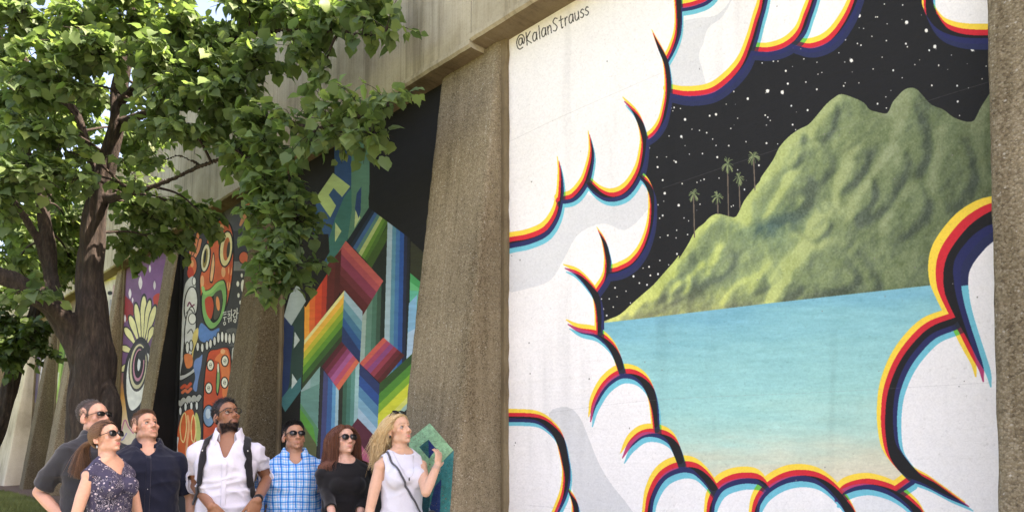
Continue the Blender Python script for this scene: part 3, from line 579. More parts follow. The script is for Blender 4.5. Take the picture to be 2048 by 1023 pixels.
def paint_eye():
    c = Canvas(190, 400, 340, 1120, 2.6, (116, 82, 120))
    h, w = c.h, c.w; BK = (52, 50, 54)
    c.poly(z7([(250, 60), (420, 0), (400, 260), (330, 300), (250, 200)]), (130, 84, 136), 4)
    c.poly(z7([(60, 200), (180, 240), (200, 330), (120, 420), (110, 700), (60, 640)]), (146, 48, 54), 4); c.poly(z7([(320, 220), (360, 200), (350, 280), (330, 280)]), (196, 66, 50), 4)
    yy = np.mgrid[0:h, 0:w][0] / 2.6 + 400
    t = np.clip((yy - 730) / 60, 0, 1); t2 = np.clip((yy - 790) / 70, 0, 1)
    lowc = np.array([206, 146, 74])[None, None] * (1 - t2[..., None]) + np.array([228, 212, 184])[None, None] * t2[..., None]
    c.a[..., :3] = c.a[..., :3] * (1 - t[..., None]) + lowc / 255 * t[..., None]
    for x, y, r in ((180, 200, 9), (243, 135, 12), (328, 150, 8), (150, 350, 7), (300, 50, 7), (196, 240, 5), (125, 480, 6)): c.poly([(q[0], q[1]) for q in z7([(x - r, y), (x, y - r * 3.4), (x + r, y), (x, y + r * 3.4)])], (224, 214, 218), 4)
    def petal(bx, by, tx, ty, wd):
        b = np.array(z7([(bx, by)])[0]); t_ = np.array(z7([(tx, ty)])[0]); d = t_ - b; n = np.array([-d[1], d[0]]) / np.hypot(*d)
        for k, col in ((wd + 2.2, BK), (wd, (226, 218, 160))):
            e = 1.0 if k == wd else 1.06
            c.poly([tuple(b + d * u * e + n * k * s_) for u, s_ in ((0, .1), (.35, .55), (.7, .95), (.93, .6), (1.0, 0), (.93, -.6), (.7, -.95), (.35, -.55), (0, -.1))], col, 4)
    for p in ((205, 600, 128, 665, 6.0), (215, 560, 128, 520, 6.2), (222, 520, 150, 405, 6.2), (235, 500, 180, 335, 6.0), (246, 490, 215, 262, 5.4), (254, 485, 265, 215, 6.0), (262, 485, 300, 240, 5.4), (272, 490, 332, 275, 5.6), (285, 500, 320, 400, 5.2)): petal(*p)
    def ring(cx, cy, rx, ry, col): c.ellipse(*z7([(cx, cy)])[0], rx * .3326, ry * .3324, col, .08)
    c.poly(z7([(170, 560), (240, 460), (300, 520), (310, 640), (280, 790), (190, 1010), (150, 840), (140, 700)]), BK, 4)
    c.poly(z7([(165, 640), (200, 560), (290, 560), (296, 660), (262, 800), (235, 870), (185, 900), (160, 800)]), (228, 226, 218), 4)
    for a in ((230, 640, 58, 150, (70, 66, 70)), (229, 638, 50, 136, (204, 196, 160)), (232, 632, 42, 118, (60, 56, 60)), (232, 630, 33, 98, (196, 134, 154)), (233, 624, 27, 84, (34, 32, 36)), (234, 625, 9, 40, (222, 224, 224)), (257, 545, 8, 16, (226, 226, 214))): ring(*a)
    S = lambda pts, w_, col: c.stroke(z7(pts), w_, col)
    S([(130, 1020), (150, 960), (170, 1000), (200, 1040)], 2.2, (196, 104, 142)); S([(100, 1040), (130, 1080), (160, 1040)], 2.0, (150, 130, 190))
    c.poly(z7([(230, 560), (275, 520), (270, 590), (240, 600)]), BK, 4)
    g = (fbm(h, w, 60, 14, 4) - .5) * .18; c.a[..., :3] *= (1 + g)[..., None]
    return c
def paint_far(kind):
    """(s,z)-independent weathered bays further off, painted in the photograph's frame too"""
    c = Canvas(-60, 380, 260, 1120, 2.0, (202, 196, 182) if kind == 'stain' else (120, 104, 84))
    h, w = c.h, c.w
    if kind == 'stain':
        c.ellipse(220, 585, 5, 4, (16, 16, 16)); c.stroke([(213, 560), (232, 556), (236, 566)], 3, (196, 190, 110)); c.stroke([(222, 600), (216, 700), (212, 800)], 5, (150, 148, 150)); c.stroke([(228, 570), (222, 650)], 4, (180, 150, 150))
        c.stroke([(140, 560), (132, 700), (120, 860)], 16, (186, 194, 140))
    elif kind == 'green':
        c.stroke([(128, 690), (118, 760), (106, 850), (98, 960), (95, 1050)], (18, 19, 20, 18), (110, 146, 58)); c.stroke([(122, 720), (112, 800), (104, 900)], (5, 7, 5), (176, 206, 116)); c.stroke([(117, 745), (108, 812)], 3, (216, 226, 196)); c.stroke([(131, 700), (128, 745)], 5, (70, 104, 44))
    else:
        c.stroke([(95, 650), (82, 760), (74, 820)], 6, (176, 170, 176)); c.stroke([(78, 700), (70, 800)], 8, (96, 84, 104)); c.stroke([(76, 810), (68, 880)], 3, (196, 192, 184)); c.stroke([(110, 700), (106, 730)], 5, (196, 160, 156))
    g = (fbm(h, w, 40, 60, 4) - .5) * .4; c.a[..., :3] *= (1 + g)[..., None]
    return c
# ================================================================== MATERIALS OF THE WALL
def wall_coords(nt):
    """texture coordinates in metres, x along the wall, y through it, z up"""
    g = N(nt, 'ShaderNodeNewGeometry'); mp = N(nt, 'ShaderNodeMapping', vector_type='POINT')
    mp.inputs['Rotation'].default_value = (0, 0, -math.atan2(DY, DX))
    nt.links.new(g.outputs['Position'], mp.inputs['Vector']); return mp.outputs[0]
def scaled(nt, vec, s):
    m = N(nt, 'ShaderNodeMapping'); m.inputs['Scale'].default_value = s; nt.links.new(vec, m.inputs['Vector']); return m.outputs[0]
def mixc(nt, fac, a, b, mode='MIX'):
    m = N(nt, 'ShaderNodeMix', data_type='RGBA', blend_type=mode)
    for sock, v in ((m.inputs[0], fac), (m.inputs[6], a), (m.inputs[7], b)):
        if hasattr(v, 'is_linked') or hasattr(v, 'links'): nt.links.new(v, sock)
        else: sock.default_value = v
    return m.outputs[2]
def concrete(name, base, light, dark, agg=0.0, streak=0.5, bump=0.35, aggscale=90, paint=None, rough=0.9):
    m, nt, b = newmat(name); co = wall_coords(nt)
    big = N(nt, 'ShaderNodeTexNoise', i_Scale=1.3, i_Detail=6.0, i_Roughness=.6); nt.links.new(co, big.inputs['Vector'])
    st = N(nt, 'ShaderNodeTexNoise', i_Scale=1.0, i_Detail=5.0, i_Roughness=.62); nt.links.new(scaled(nt, co, (9, 3, .35)), st.inputs['Vector'])
    st2 = N(nt, 'ShaderNodeTexNoise', i_Scale=1.0, i_Detail=4.0); nt.links.new(scaled(nt, co, (34, 6, .9)), st2.inputs['Vector'])
    c = ramp(nt, big.outputs[0], [(.3, lin(dark)), (.5, lin(base)), (.72, lin(light))]).outputs[0]
    s1 = ramp(nt, st.outputs[0], [(.36, (0.34, .31, .25, 1)), (.5, (1, 1, 1, 1)), (.7, (1.0, 1, 1, 1))]).outputs[0]
    c = mixc(nt, streak, c, s1, 'MULTIPLY')
    s2 = ramp(nt, st2.outputs[0], [(.35, (.66, .62, .56, 1)), (.55, (1, 1, 1, 1))]).outputs[0]
    c = mixc(nt, streak * .6, c, s2, 'MULTIPLY')
    s3 = ramp(nt, st2.outputs[0], [(.66, (0, 0, 0, 1)), (.8, (.5, .48, .44, 1))]).outputs[0]
    c = mixc(nt, streak * .4, c, s3, 'SCREEN')
    fine = N(nt, 'ShaderNodeTexNoise', i_Scale=60.0, i_Detail=8.0, i_Roughness=.75); nt.links.new(co, fine.inputs['Vector'])
    fr = ramp(nt, fine.outputs[0], [(.3, (.55, .55, .55, 1)), (.5, (1, 1, 1, 1)), (.75, (1.0, 1.0, 1.0, 1))]).outputs[0]
    c = mixc(nt, .6, c, fr, 'MULTIPLY')
    hgt = fine.outputs[0]
    if agg:
        vo = N(nt, 'ShaderNodeTexVoronoi', i_Scale=aggscale, i_Randomness=1.0); nt.links.new(co, vo.inputs['Vector'])
        vc = N(nt, 'ShaderNodeSeparateColor'); nt.links.new(vo.outputs['Color'], vc.inputs[0])
        peb = ramp(nt, vc.outputs[0], [(0, lin((84, 72, 56))), (.12, lin((124, 108, 84))), (.5, lin((160, 145, 116))), (.8, lin((178, 164, 136))), (.985, lin((190, 178, 152))), (.995, lin((226, 220, 204)))]).outputs[0]
        c = mixc(nt, agg, c, peb)
        edge = ramp(nt, vo.outputs['Distance'], [(.25, (1, 1, 1, 1)), (.62, (.5, .48, .44, 1))]).outputs[0]
        c = mixc(nt, agg, c, edge, 'MULTIPLY')
        v2 = N(nt, 'ShaderNodeTexNoise', i_Scale=28.0, i_Detail=3.0); nt.links.new(co, v2.inputs['Vector'])
        c = mixc(nt, agg * .6, c, ramp(nt, v2.outputs[0], [(.35, (.62, .6, .56, 1)), (.6, (1, 1, 1, 1))]).outputs[0], 'MULTIPLY')
        add = N(nt, 'ShaderNodeMath', operation='SUBTRACT'); nt.links.new(fine.outputs[0], add.inputs[0]); nt.links.new(vo.outputs['Distance'], add.inputs[1]); hgt = add.outputs[0]
    if paint is not None:
        tx = N(nt, 'ShaderNodeTexImage', extension='EXTEND'); tx.image = paint
        uv = N(nt, 'ShaderNodeUVMap', uv_map='UVMap'); nt.links.new(uv.outputs[0], tx.inputs[0])
        shade = mixc(nt, .2, tx.outputs[0], edge, 'MULTIPLY') if agg else tx.outputs[0]
        c = mixc(nt, tx.outputs[1], c, shade)
    nt.links.new(c, b.inputs['Base Color'])
    b.inputs['Roughness'].default_value = rough; b.inputs['Specular IOR Level'].default_value = .2
    bp = N(nt, 'ShaderNodeBump', i_Strength=bump, i_Distance=.006); nt.links.new(hgt, bp.inputs['Height']); nt.links.new(bp.outputs[0], b.inputs['Normal'])
    return m
def painted(name, img, rough=.75, bump=.25, stucco=55, dirt=.25):
    m, nt, b = newmat(name); co = wall_coords(nt)
    tx = N(nt, 'ShaderNodeTexImage', extension='EXTEND'); tx.image = img
    uv = N(nt, 'ShaderNodeUVMap', uv_map='UVMap'); nt.links.new(uv.outputs[0], tx.inputs[0])
    c = tx.outputs[0]
    st = N(nt, 'ShaderNodeTexNoise', i_Scale=stucco, i_Detail=7.0, i_Roughness=.7); nt.links.new(co, st.inputs['Vector'])
    pit = ramp(nt, st.outputs[0], [(.28, (.72, .71, .69, 1)), (.42, (1, 1, 1, 1))]).outputs[0]
    c = mixc(nt, .7, c, pit, 'MULTIPLY')
    bg_ = N(nt, 'ShaderNodeTexNoise', i_Scale=1.0, i_Detail=6.0, i_Roughness=.65); nt.links.new(scaled(nt, co, (2.2, 1, .7)), bg_.inputs['Vector'])
    c = mixc(nt, dirt, c, ramp(nt, bg_.outputs[0], [(.3, (.74, .72, .68, 1)), (.6, (1, 1, 1, 1))]).outputs[0], 'MULTIPLY')
    nt.links.new(c, b.inputs['Base Color']); b.inputs['Roughness'].default_value = rough; b.inputs['Specular IOR Level'].default_value = .25
    lo = N(nt, 'ShaderNodeTexNoise', i_Scale=9.0, i_Detail=3.0); nt.links.new(co, lo.inputs['Vector'])
    # board marks of the formwork: faint long ridges along the wall
    wv = N(nt, 'ShaderNodeTexNoise', i_Scale=1.0, i_Detail=2.0); nt.links.new(scaled(nt, co, (.4, .4, 26)), wv.inputs['Vector'])
    a1 = N(nt, 'ShaderNodeMath', operation='MULTIPLY_ADD'); nt.links.new(lo.outputs[0], a1.inputs[0]); a1.inputs[1].default_value = 1.3; nt.links.new(st.outputs[0], a1.inputs[2])
    a2 = N(nt, 'ShaderNodeMath', operation='MULTIPLY_ADD'); nt.links.new(wv.outputs[0], a2.inputs[0]); a2.inputs[1].default_value = 1.0; nt.links.new(a1.outputs[0], a2.inputs[2])
    bp = N(nt, 'ShaderNodeBump', i_Strength=bump, i_Distance=.008); nt.links.new(a2.outputs[0], bp.inputs['Height']); nt.links.new(bp.outputs[0], b.inputs['Normal'])
    return m
# ================================================================== THE WALL
wall = empty('retaining_wall', W(3.9, A_B, 0)); tag(wall, 'long weathered concrete retaining wall with battered piers and painted bays', 'wall')
WI = Matrix.Translation(-wall.location)
def wpart(name, bm, mat, label=None, smooth=False):
    me = bm_mesh(name, bm, smooth); me.transform(WI); o = link(name, me, mat, wall)
    if label: o['label'] = label
    return o
def panel(s0, s1, mat, rng, label, a=A_M, z0=-.3, z1=4.45):
    bm = bmesh.new(); uvl = bm.loops.layers.uv.new('UVMap')
    v = box_bm(bm, [W(s1, a, z0), W(s0, a, z0), W(s0, a + .4, z0), W(s1, a + .4, z0), W(s1, a, z1), W(s0, a, z1), W(s0, a + .4, z1), W(s1, a + .4, z1)])
    S0, S1, Z0, Z1 = rng
    for f in bm.faces:
        for l in f.loops:
            p = l.vert.co; s = (p.y - V * p.x) / NL
            l[uvl].uv = ((s - S0) / (S1 - S0), (p.z - Z0) / (Z1 - Z0))
    return wpart('wall_panel', bm, mat, label)
def bay(cv, name, s0, s1, ppm, label, z=(.5, 4.4), **kw):
    img = cv.tooimage(name, s0, s1, z[0], z[1], ppm, A_M)
    return panel(s0, s1, painted(name, img, **kw), (s0, s1, z[0], z[1]), label)
bay(paint_clouds(), 'mural_clouds', .40, 3.80, 520, 'white bay painted with rainbow-edged clouds round a mountain lake and starry sky', bump=.34, dirt=.12)
bay(paint_geometric(), 'mural_geometric', 4.20, 7.15, 380, 'black bay painted with folded stripes of rainbow colours', bump=.2)
bay(paint_faces(), 'mural_faces', 7.15, 10.30, 240, 'dark bay painted with orange wide-mouthed faces', bump=.2)
bay(paint_eye(), 'mural_eye', 10.30, 12.65, 200, 'purple bay painted with one eye under petal lashes', bump=.2)
bay(paint_far('stain'), 'bay_stained', 12.65, 15.2, 120, 'pale bay with a black blot', bump=.3, dirt=.5)
bay(paint_far('green'), 'bay_green', 15.2, 17.0, 120, 'brown bay with a streak of green paint', bump=.3, dirt=.6)
bay(paint_far('grey'), 'bay_scrawled', 17.0, 19.6, 120, 'brown bay with pale scrawls', bump=.3, dirt=.6)
pier_paint = paint_pier().tooimage('pier_paint', 3.55, 4.45, .3, 2.0, 420, 4.06, .16, 1.4)
M_pier = concrete('pier_concrete', (143, 131, 108), (163, 151, 127), (112, 102, 84), agg=.42, streak=.85, bump=.7, aggscale=130, paint=pier_paint)
M_pier2 = concrete('pier_concrete_plain', (138, 122, 98), (156, 142, 116), (108, 96, 76), agg=.4, streak=.7, bump=.6, aggscale=90)
M_pier3 = concrete('pier_concrete_dark_shaded', (84, 72, 52), (100, 88, 64), (66, 56, 40), agg=.22, streak=.6, bump=.5, aggscale=90)  # darker brown; on the third pier the tree's shade is put into this colour
M_pale = concrete('pale_concrete', (196, 184, 158), (214, 204, 180), (160, 148, 124), streak=.35, bump=.4)
M_side = concrete('black_paint', (30, 30, 31), (38, 38, 39), (24, 24, 25), streak=.3, bump=.3)
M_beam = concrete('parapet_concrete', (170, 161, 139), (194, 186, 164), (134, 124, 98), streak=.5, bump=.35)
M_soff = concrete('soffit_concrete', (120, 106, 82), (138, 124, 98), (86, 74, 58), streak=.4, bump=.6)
def pier(s0, s1, mat, zb=-.3, zt=4.36, label=None, uv=None, sidemat=None, rough=.004, strip=True):
    bm = bmesh.new(); uvl = bm.loops.layers.uv.new('UVMap'); rs = np.random.RandomState(int(abs(s0) * 100) + 5)
    n = 9; rings = []; zs = np.linspace(zb, zt, 70)
    for z in zs:
        ap = A_P(z); prof = [(s0, A_M + .03), (s0, A_M - (A_M - ap) * .5), (s0, ap + .03), (s0 + .012, ap + .008)]
        prof += [(s0 + .04 + (s1 - s0 - .08) * i / n, ap) for i in range(n + 1)] + [(s1 - .012, ap + .008), (s1, ap + .03), (s1, A_M - (A_M - ap) * .5), (s1, A_M + .03)]
        chip = max(0, rs.rand() - .8) * .05
        rings.append([bm.verts.new(W(s + rs.uniform(-1, 1) * rough * .6 + (chip if i in (2, 3) else 0), a + rs.uniform(-1, 1) * rough * (0 if i in (0, len(prof) - 1) else 1), z)) for i, (s, a) in enumerate(prof)])
    for r0, r1 in zip(rings, rings[1:]):
        for i in range(len(r0) - 1):
            f = bm.faces.new((r0[i], r1[i], r1[i + 1], r0[i + 1])); f.smooth = True
            if i <= 1 and sidemat: f.material_index = 1
    bm.faces.new(rings[0]); bm.faces.new(list(reversed(rings[-1])))
    if uv:
        for f in bm.faces:
            side = all(abs((v.co.y - V * v.co.x) / NL - s0) < .012 for v in f.verts)
            for l in f.loops:
                p = l.vert.co; s = (p.y - V * p.x) / NL
                l[uvl].uv = (0.0, 1.0) if side else ((s - uv[0]) / (uv[1] - uv[0]), (p.z - uv[2]) / (uv[3] - uv[2]))
    me = bpy.data.meshes.new('pier'); bmesh.ops.recalc_face_normals(bm, faces=bm.faces)
    bm.to_mesh(me); bm.free(); me.transform(WI)
    o = link('pier', me, [mat] + ([sidemat] if sidemat else []), wall)
    if label: o['label'] = label
    if strip:                     # thin fillet left of the mural, beside each pier
        bm = bmesh.new(); rows = []
        for z in np.linspace(zb, zt, 60):
            j = rs.uniform(-1, 1) * .006; rows.append([bm.verts.new(W(s, a, z)) for s, a in ((s0 - .045 + j, A_M + .01), (s0 - .045 + j, A_M - .03), (s0 - .03, A_M - .045), (s0 + .03, A_M - .045))])
        for r0, r1 in zip(rows, rows[1:]):
            for i in range(3): bm.faces.new((r0[i], r1[i], r1[i + 1], r0[i + 1]))
        wpart('pier_fillet', bm, sidemat or M_soff)
    return o
pier(.02, .74, M_pier, label='brown pebbly pier at the right edge', strip=False)
pier(3.68, 4.35, M_pier, label='brown pebbly pier with the corner of the striped mural on its foot', uv=(3.55, 4.45, .3, 2.0))
pier(7.03, 7.62, M_pier3)
pier(9.97, 10.45, M_pier2, sidemat=M_side, label='pier with a black painted side')
pier(12.55, 12.84, M_pier2)
pier(14.90, 15.40, M_pier2); pier(16.85, 17.25, M_pier3)
pier(18.90, 20.20, M_pale, label='pale broad pier')
panel(19.6, 60, M_pale, (0, 1, 0, 1), 'unpainted pale wall beyond the murals'); panel(-8, .40, M_pale, (0, 1, 0, 1), 'unpainted wall near the right edge')
for s in (22.6, 25.8, 29.0, 32.2, 35.4): pier(s, s + .7, M_pier2, strip=False)
pier(-3.3, -2.6, M_pier, strip=False)
# parapet beam in lengths with open joints, a drip lip along the lower edge
def beam(s0, s1, zb, zt=6.0, dz=0.0):
    bm = bmesh.new(); rs = np.random.RandomState(int(abs(s0) * 10) + 3); ns = max(2, int((s1 - s0) / .06)); rows = []
    for i in range(ns + 1):
        s = s0 + .004 + (s1 - s0 - .008) * i / ns; j = rs.uniform(-1, 1) * .003
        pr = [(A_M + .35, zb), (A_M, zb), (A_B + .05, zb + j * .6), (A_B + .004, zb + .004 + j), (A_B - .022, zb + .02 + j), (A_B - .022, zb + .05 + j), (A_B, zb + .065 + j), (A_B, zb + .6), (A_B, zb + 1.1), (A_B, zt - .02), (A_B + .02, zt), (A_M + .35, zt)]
        rows.append([bm.verts.new(W(s, a, z)) for a, z in pr])
    for r0, r1 in zip(rows, rows[1:]):
        for i in range(len(r0)):
            f = bm.faces.new((r0[i], r1[i], r1[(i + 1) % len(r0)], r0[(i + 1) % len(r0)]))
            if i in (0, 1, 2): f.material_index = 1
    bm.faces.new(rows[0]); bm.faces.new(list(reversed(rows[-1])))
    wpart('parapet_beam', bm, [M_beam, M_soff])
jn = [3.84, 7.0, 10.3, 13.5, 16.7, 19.9, 23.1, 26.3, 29.5, 36, 48, 60]
beam(-8, 3.84, 4.315)
for a_, b_ in zip(jn, jn[1:]): beam(a_, b_, 4.28)
# open joints: dark mastic strip behind
for s in jn[:6]:
    bm = bmesh.new(); box_bm(bm, [W(s + .006, A_B + .02, 4.32), W(s - .006, A_B + .02, 4.32), W(s - .006, A_M, 4.32), W(s + .006, A_M, 4.32), W(s + .006, A_B + .02, 5.97), W(s - .006, A_B + .02, 5.97), W(s - .006, A_M, 5.97), W(s + .006, A_M, 5.97)]); wpart('joint_filler', bm, M_pale)
# raised ground behind the wall
bm = bmesh.new(); box_bm(bm, [W(60, A_M + .5, -1), W(-8, A_M + .5, -1), W(-8, A_M + 40, -1), W(60, A_M + 40, -1), W(60, A_M + .5, 5.2), W(-8, A_M + .5, 5.2), W(-8, A_M + 40, 5.2), W(60, A_M + 40, 5.2)])
me = bm_mesh('embankment', bm); tag(link('embankment', me, plain('embankment_gravel', (120, 112, 98), .95, .3, 20)), kind='structure')
# ================================================================== GROUND
def gz(x, y):
    s = (y - V * x) / NL; t = np.clip((s - 8.0) / 6.5, 0, 1); return .66 * t * t * (3 - 2 * t)
def grid_sheet(us, vs, fn):
    U, V_ = np.meshgrid(us, vs); pts = fn(U.ravel(), V_.ravel()); nu, nv = len(us), len(vs)
    i = np.arange(nu * nv).reshape(nv, nu); f = np.stack([i[:-1, :-1], i[:-1, 1:], i[1:, 1:], i[1:, :-1]], -1).reshape(-1, 4); return pts, f
def gfn(sc_, off):
    def fn(s, a):
        x = NX * a / NL + DX * s; y = NY * a / NL + DY * s
        return np.stack([x, y, gz(x, y) + off + (np.sin(x * 3.1 + y * 1.7) * .01 + np.sin(x * 1.1 - y * 2.3) * .012)], 1)
    return fn
M_grass, nt, b = newmat('grass_ground'); g = N(nt, 'ShaderNodeNewGeometry')
n1 = N(nt, 'ShaderNodeTexNoise', i_Scale=3.0, i_Detail=8.0, i_Roughness=.7); nt.links.new(g.outputs['Position'], n1.inputs['Vector'])
nt.links.new(ramp(nt, n1.outputs[0], [(.3, lin((60, 66, 30))), (.5, lin((92, 104, 44))), (.7, lin((128, 132, 66)))]).outputs[0], b.inputs['Base Color']); b.inputs['Roughness'].default_value = 1
us = np.concatenate([np.linspace(-300, -12, 12), np.linspace(-10, 30, 81), np.linspace(34, 400, 12)])
vsx = np.concatenate([np.linspace(-600, -14, 14), np.linspace(-12, 4.8, 50)])
pts, f = grid_sheet(us, vsx, gfn(1, -.004)); me = mesh_np('lawn', pts, f, True); tag(link('lawn', me, M_grass), kind='structure')
M_mulch = plain('mulch', (92, 74, 58), .95, .45, 45, bump=.9)
pts, f = grid_sheet(np.linspace(6.5, 40, 160), np.linspace(3.5, 4.7, 14), gfn(1, .012)); me = mesh_np('mulch_bed', pts, f, True); tag(link('mulch_bed', me, M_mulch), kind='structure')
M_walk = concrete('bounce_walk_concrete', (176, 170, 156), (190, 184, 170), (156, 148, 134), streak=.2, bump=.3)  # unseen pale walk, added to bounce warm light onto the foot of the wall
def slab_strip(name, mat, a0, a1, z, s0=-14.0, s1=7.6, pitch=1.5, th=.15):
    n = 0
    for s in np.arange(s0, s1 - .01, pitch):
        bm = bmesh.new(); e = min(s + pitch, s1) - .006; box_bm(bm, [W(e, a0, z - th), W(s, a0, z - th), W(s, a1, z - th), W(e, a1, z - th), W(e, a0, z), W(s, a0, z), W(s, a1, z), W(e, a1, z)]); me = bm_mesh(name, bm)
        yield me
walk = empty('bounce_sidewalk', (0, 0, 0)); tag(walk, kind='structure')
for me in slab_strip('bounce_paving_slab', M_walk, -1.6, 4.62, .012): link('bounce_paving_slab', me, M_walk, walk)
M_road = plain('asphalt', (92, 90, 88), .95, .2, 60, bump=.5)
bm = bmesh.new(); box_bm(bm, [W(7.6, -13, -.3), W(-14, -13, -.3), W(-14, -1.62, -.3), W(7.6, -1.62, -.3), W(7.6, -13, .012), W(-14, -13, .012), W(-14, -1.62, .012), W(7.6, -1.62, .012)]); tag(link('road', bm_mesh('road', bm), M_road), kind='structure')
# grass blades where the lawn is in view
def blades(n):
    r = np.random.RandomState(5); s = r.uniform(8.5, 16.5, n); a = r.uniform(-4.5, 3.5, n)
    x = NX * a / NL + DX * s; y = NY * a / NL + DY * s; z = gz(x, y); ang = r.uniform(0, 2 * PI, n); hgt = r.uniform(.03, .085, n); w = .004
    p0 = np.stack([x - np.cos(ang) * w, y - np.sin(ang) * w, z], 1); p1 = np.stack([x + np.cos(ang) * w, y + np.sin(ang) * w, z], 1)
    p2 = np.stack([x + r.normal(0, .02, n), y + r.normal(0, .02, n), z + hgt], 1)
    v = np.stack([p0, p1, p2], 1).reshape(-1, 3); return mesh_np('grass', v, np.arange(3 * n).reshape(-1, 3))
M_blade = plain('grass_blade', (106, 114, 62), .7, .35, 2)
tag(link('grass', blades(90000), M_blade), 'short mown grass on the rise at the lower left', 'grass', kind='stuff')
# ================================================================== TREES
def tube(pts, rad, seg=10, cap=False):
    """returns verts, faces (quads) of a swept tube"""
    P = np.array([list(p) for p in pts], float); n = len(P); T = np.gradient(P, axis=0); T /= np.linalg.norm(T, axis=1)[:, None] + 1e-9
    up = np.array([0., 0, 1]) if abs(T[0][2]) < .9 else np.array([1., 0, 0]); u = np.cross(T[0], up); u /= np.linalg.norm(u); V_ = []
    t = np.linspace(0, 2 * PI, seg, endpoint=False)
    for i in range(n):
        u = u - T[i] * (u @ T[i]); u /= np.linalg.norm(u) + 1e-9; w = np.cross(T[i], u)
        V_.append(P[i] + rad[i] * (np.cos(t)[:, None] * u + np.sin(t)[:, None] * w))
    v = np.concatenate(V_); F = []
    if cap:
        v = np.concatenate([v, [P[0], P[-1]]]); a = np.arange(seg); b = (a + 1) % seg; z0 = np.full(seg, n * seg); F.append(np.stack([z0, z0, b, a], 1)); F.append(np.stack([z0 + 1, z0 + 1, a + (n - 1) * seg, b + (n - 1) * seg], 1))
    for i in range(n - 1):
        a = i * seg + np.arange(seg); b = i * seg + (np.arange(seg) + 1) % seg
        F.append(np.stack([a, b, b + seg, a + seg], 1))
    return v, np.concatenate(F)
def joinvf(parts):
    vs_, fs, o = [], [], 0
    for v, f in parts: vs_.append(v); fs.append(f + o); o += len(v)
    return np.concatenate(vs_), np.concatenate(fs)
M_bark, nt, b = newmat('bark'); g = N(nt, 'ShaderNodeNewGeometry')
n1 = N(nt, 'ShaderNodeTexNoise', i_Scale=1.0, i_Detail=8.0, i_Roughness=.7); nt.links.new(scaled(nt, g.outputs['Position'], (34, 34, 7)), n1.inputs['Vector'])
nt.links.new(ramp(nt, n1.outputs[0], [(.3, lin((22, 18, 15))), (.5, lin((46, 38, 32))), (.75, lin((80, 68, 57)))]).outputs[0], b.inputs['Base Color']); b.inputs['Roughness'].default_value = .95
bp = N(nt, 'ShaderNodeBump', i_Strength=1.0, i_Distance=.02); nt.links.new(n1.outputs[0], bp.inputs['Height']); nt.links.new(bp.outputs[0], b.inputs['Normal'])
def leafmat(name, cols, trans=.52):
    m, nt, b = newmat(name)
    at_ = N(nt, 'ShaderNodeAttribute', attribute_name='rnd'); oi = N(nt, 'ShaderNodeObjectInfo')
    ad = N(nt, 'ShaderNodeMath', operation='ADD'); nt.links.new(at_.outputs['Fac'], ad.inputs[0]); nt.links.new(oi.outputs['Random'], ad.inputs[1])
    fr = N(nt, 'ShaderNodeMath', operation='FRACT'); nt.links.new(ad.outputs[0], fr.inputs[0])
    c = ramp(nt, fr.outputs[0], [(i / (len(cols) - 1), lin(q)) for i, q in enumerate(cols)]).outputs[0]
    nt.links.new(c, b.inputs['Base Color']); b.inputs['Roughness'].default_value = .5; b.inputs['Specular IOR Level'].default_value = .35
    tr = N(nt, 'ShaderNodeBsdfTranslucent'); mx = N(nt, 'ShaderNodeMixShader'); mx.inputs[0].default_value = trans
    cc = mixc(nt, 1.0, c, (1.25, 1.35, .72, 1), 'MULTIPLY'); nt.links.new(cc, tr.inputs[0])
    nt.links.new(b.outputs[0], mx.inputs[1]); nt.links.new(tr.outputs[0], mx.inputs[2]); nt.links.new(mx.outputs[0], nt.nodes['Material Output'].inputs[0])
    return m
M_leaf = leafmat('maple_leaf', [(78, 99, 67), (95, 117, 77), (107, 129, 84), (94, 114, 80), (118, 140, 88), (82, 104, 74), (102, 123, 78), (130, 147, 89), (88, 111, 72), (120, 145, 85)])
M_leaf2 = leafmat('far_leaf', [(52, 70, 36), (66, 88, 42), (60, 78, 40), (78, 98, 48), (56, 74, 38)], .35)
# lobed leaf, midrib folded, tip drooping; built in the unit square along +Y
half = [(0, 0, 0), (.16, -.07, .01), (.36, -.02, .03), (.42, .16, .035), (.54, .32, .045), (.47, .44, .045), (.40, .60, .02), (.28, .68, .02), (.13, .84, -.04), (0, 1.0, -.14)]
def leaf_template():
    mid = [(0, 0, 0), (0, .2, -.015), (0, .45, -.02), (0, .7, -.05), (0, 1.0, -.14)]
    v = []; f = []
    for p in mid: v.append(p)
    sides = []
    for sgn in (1, -1):
        ids = []
        for p in half[1:-1]: ids.append(len(v)); v.append((p[0] * sgn, p[1], p[2] + .02 * abs(p[0])))
        sides.append(ids)
        a, b_, c, d, e, f_, g_, h_ = ids
        tris = [(0, a, b_), (0, b_, 1), (1, b_, c), (1, c, e), (c, d, e), (1, e, 2), (2, e, f_), (2, f_, g_), (f_, g_, g_), (2, g_, 3), (3, g_, h_), (3, h_, 4)]
        tris = [(0, a, b_), (0, b_, 1), (1, b_, c), (c, d, e), (1, c, e), (1, e, 2), (e, f_, g_), (2, e, g_), (2, g_, 3), (3, g_, h_), (3, h_, 4)]
        for t in tris: f.append(t if sgn == 1 else (t[0], t[2], t[1]))
    return np.array(v, float), np.array(f)
LV, LF = leaf_template()
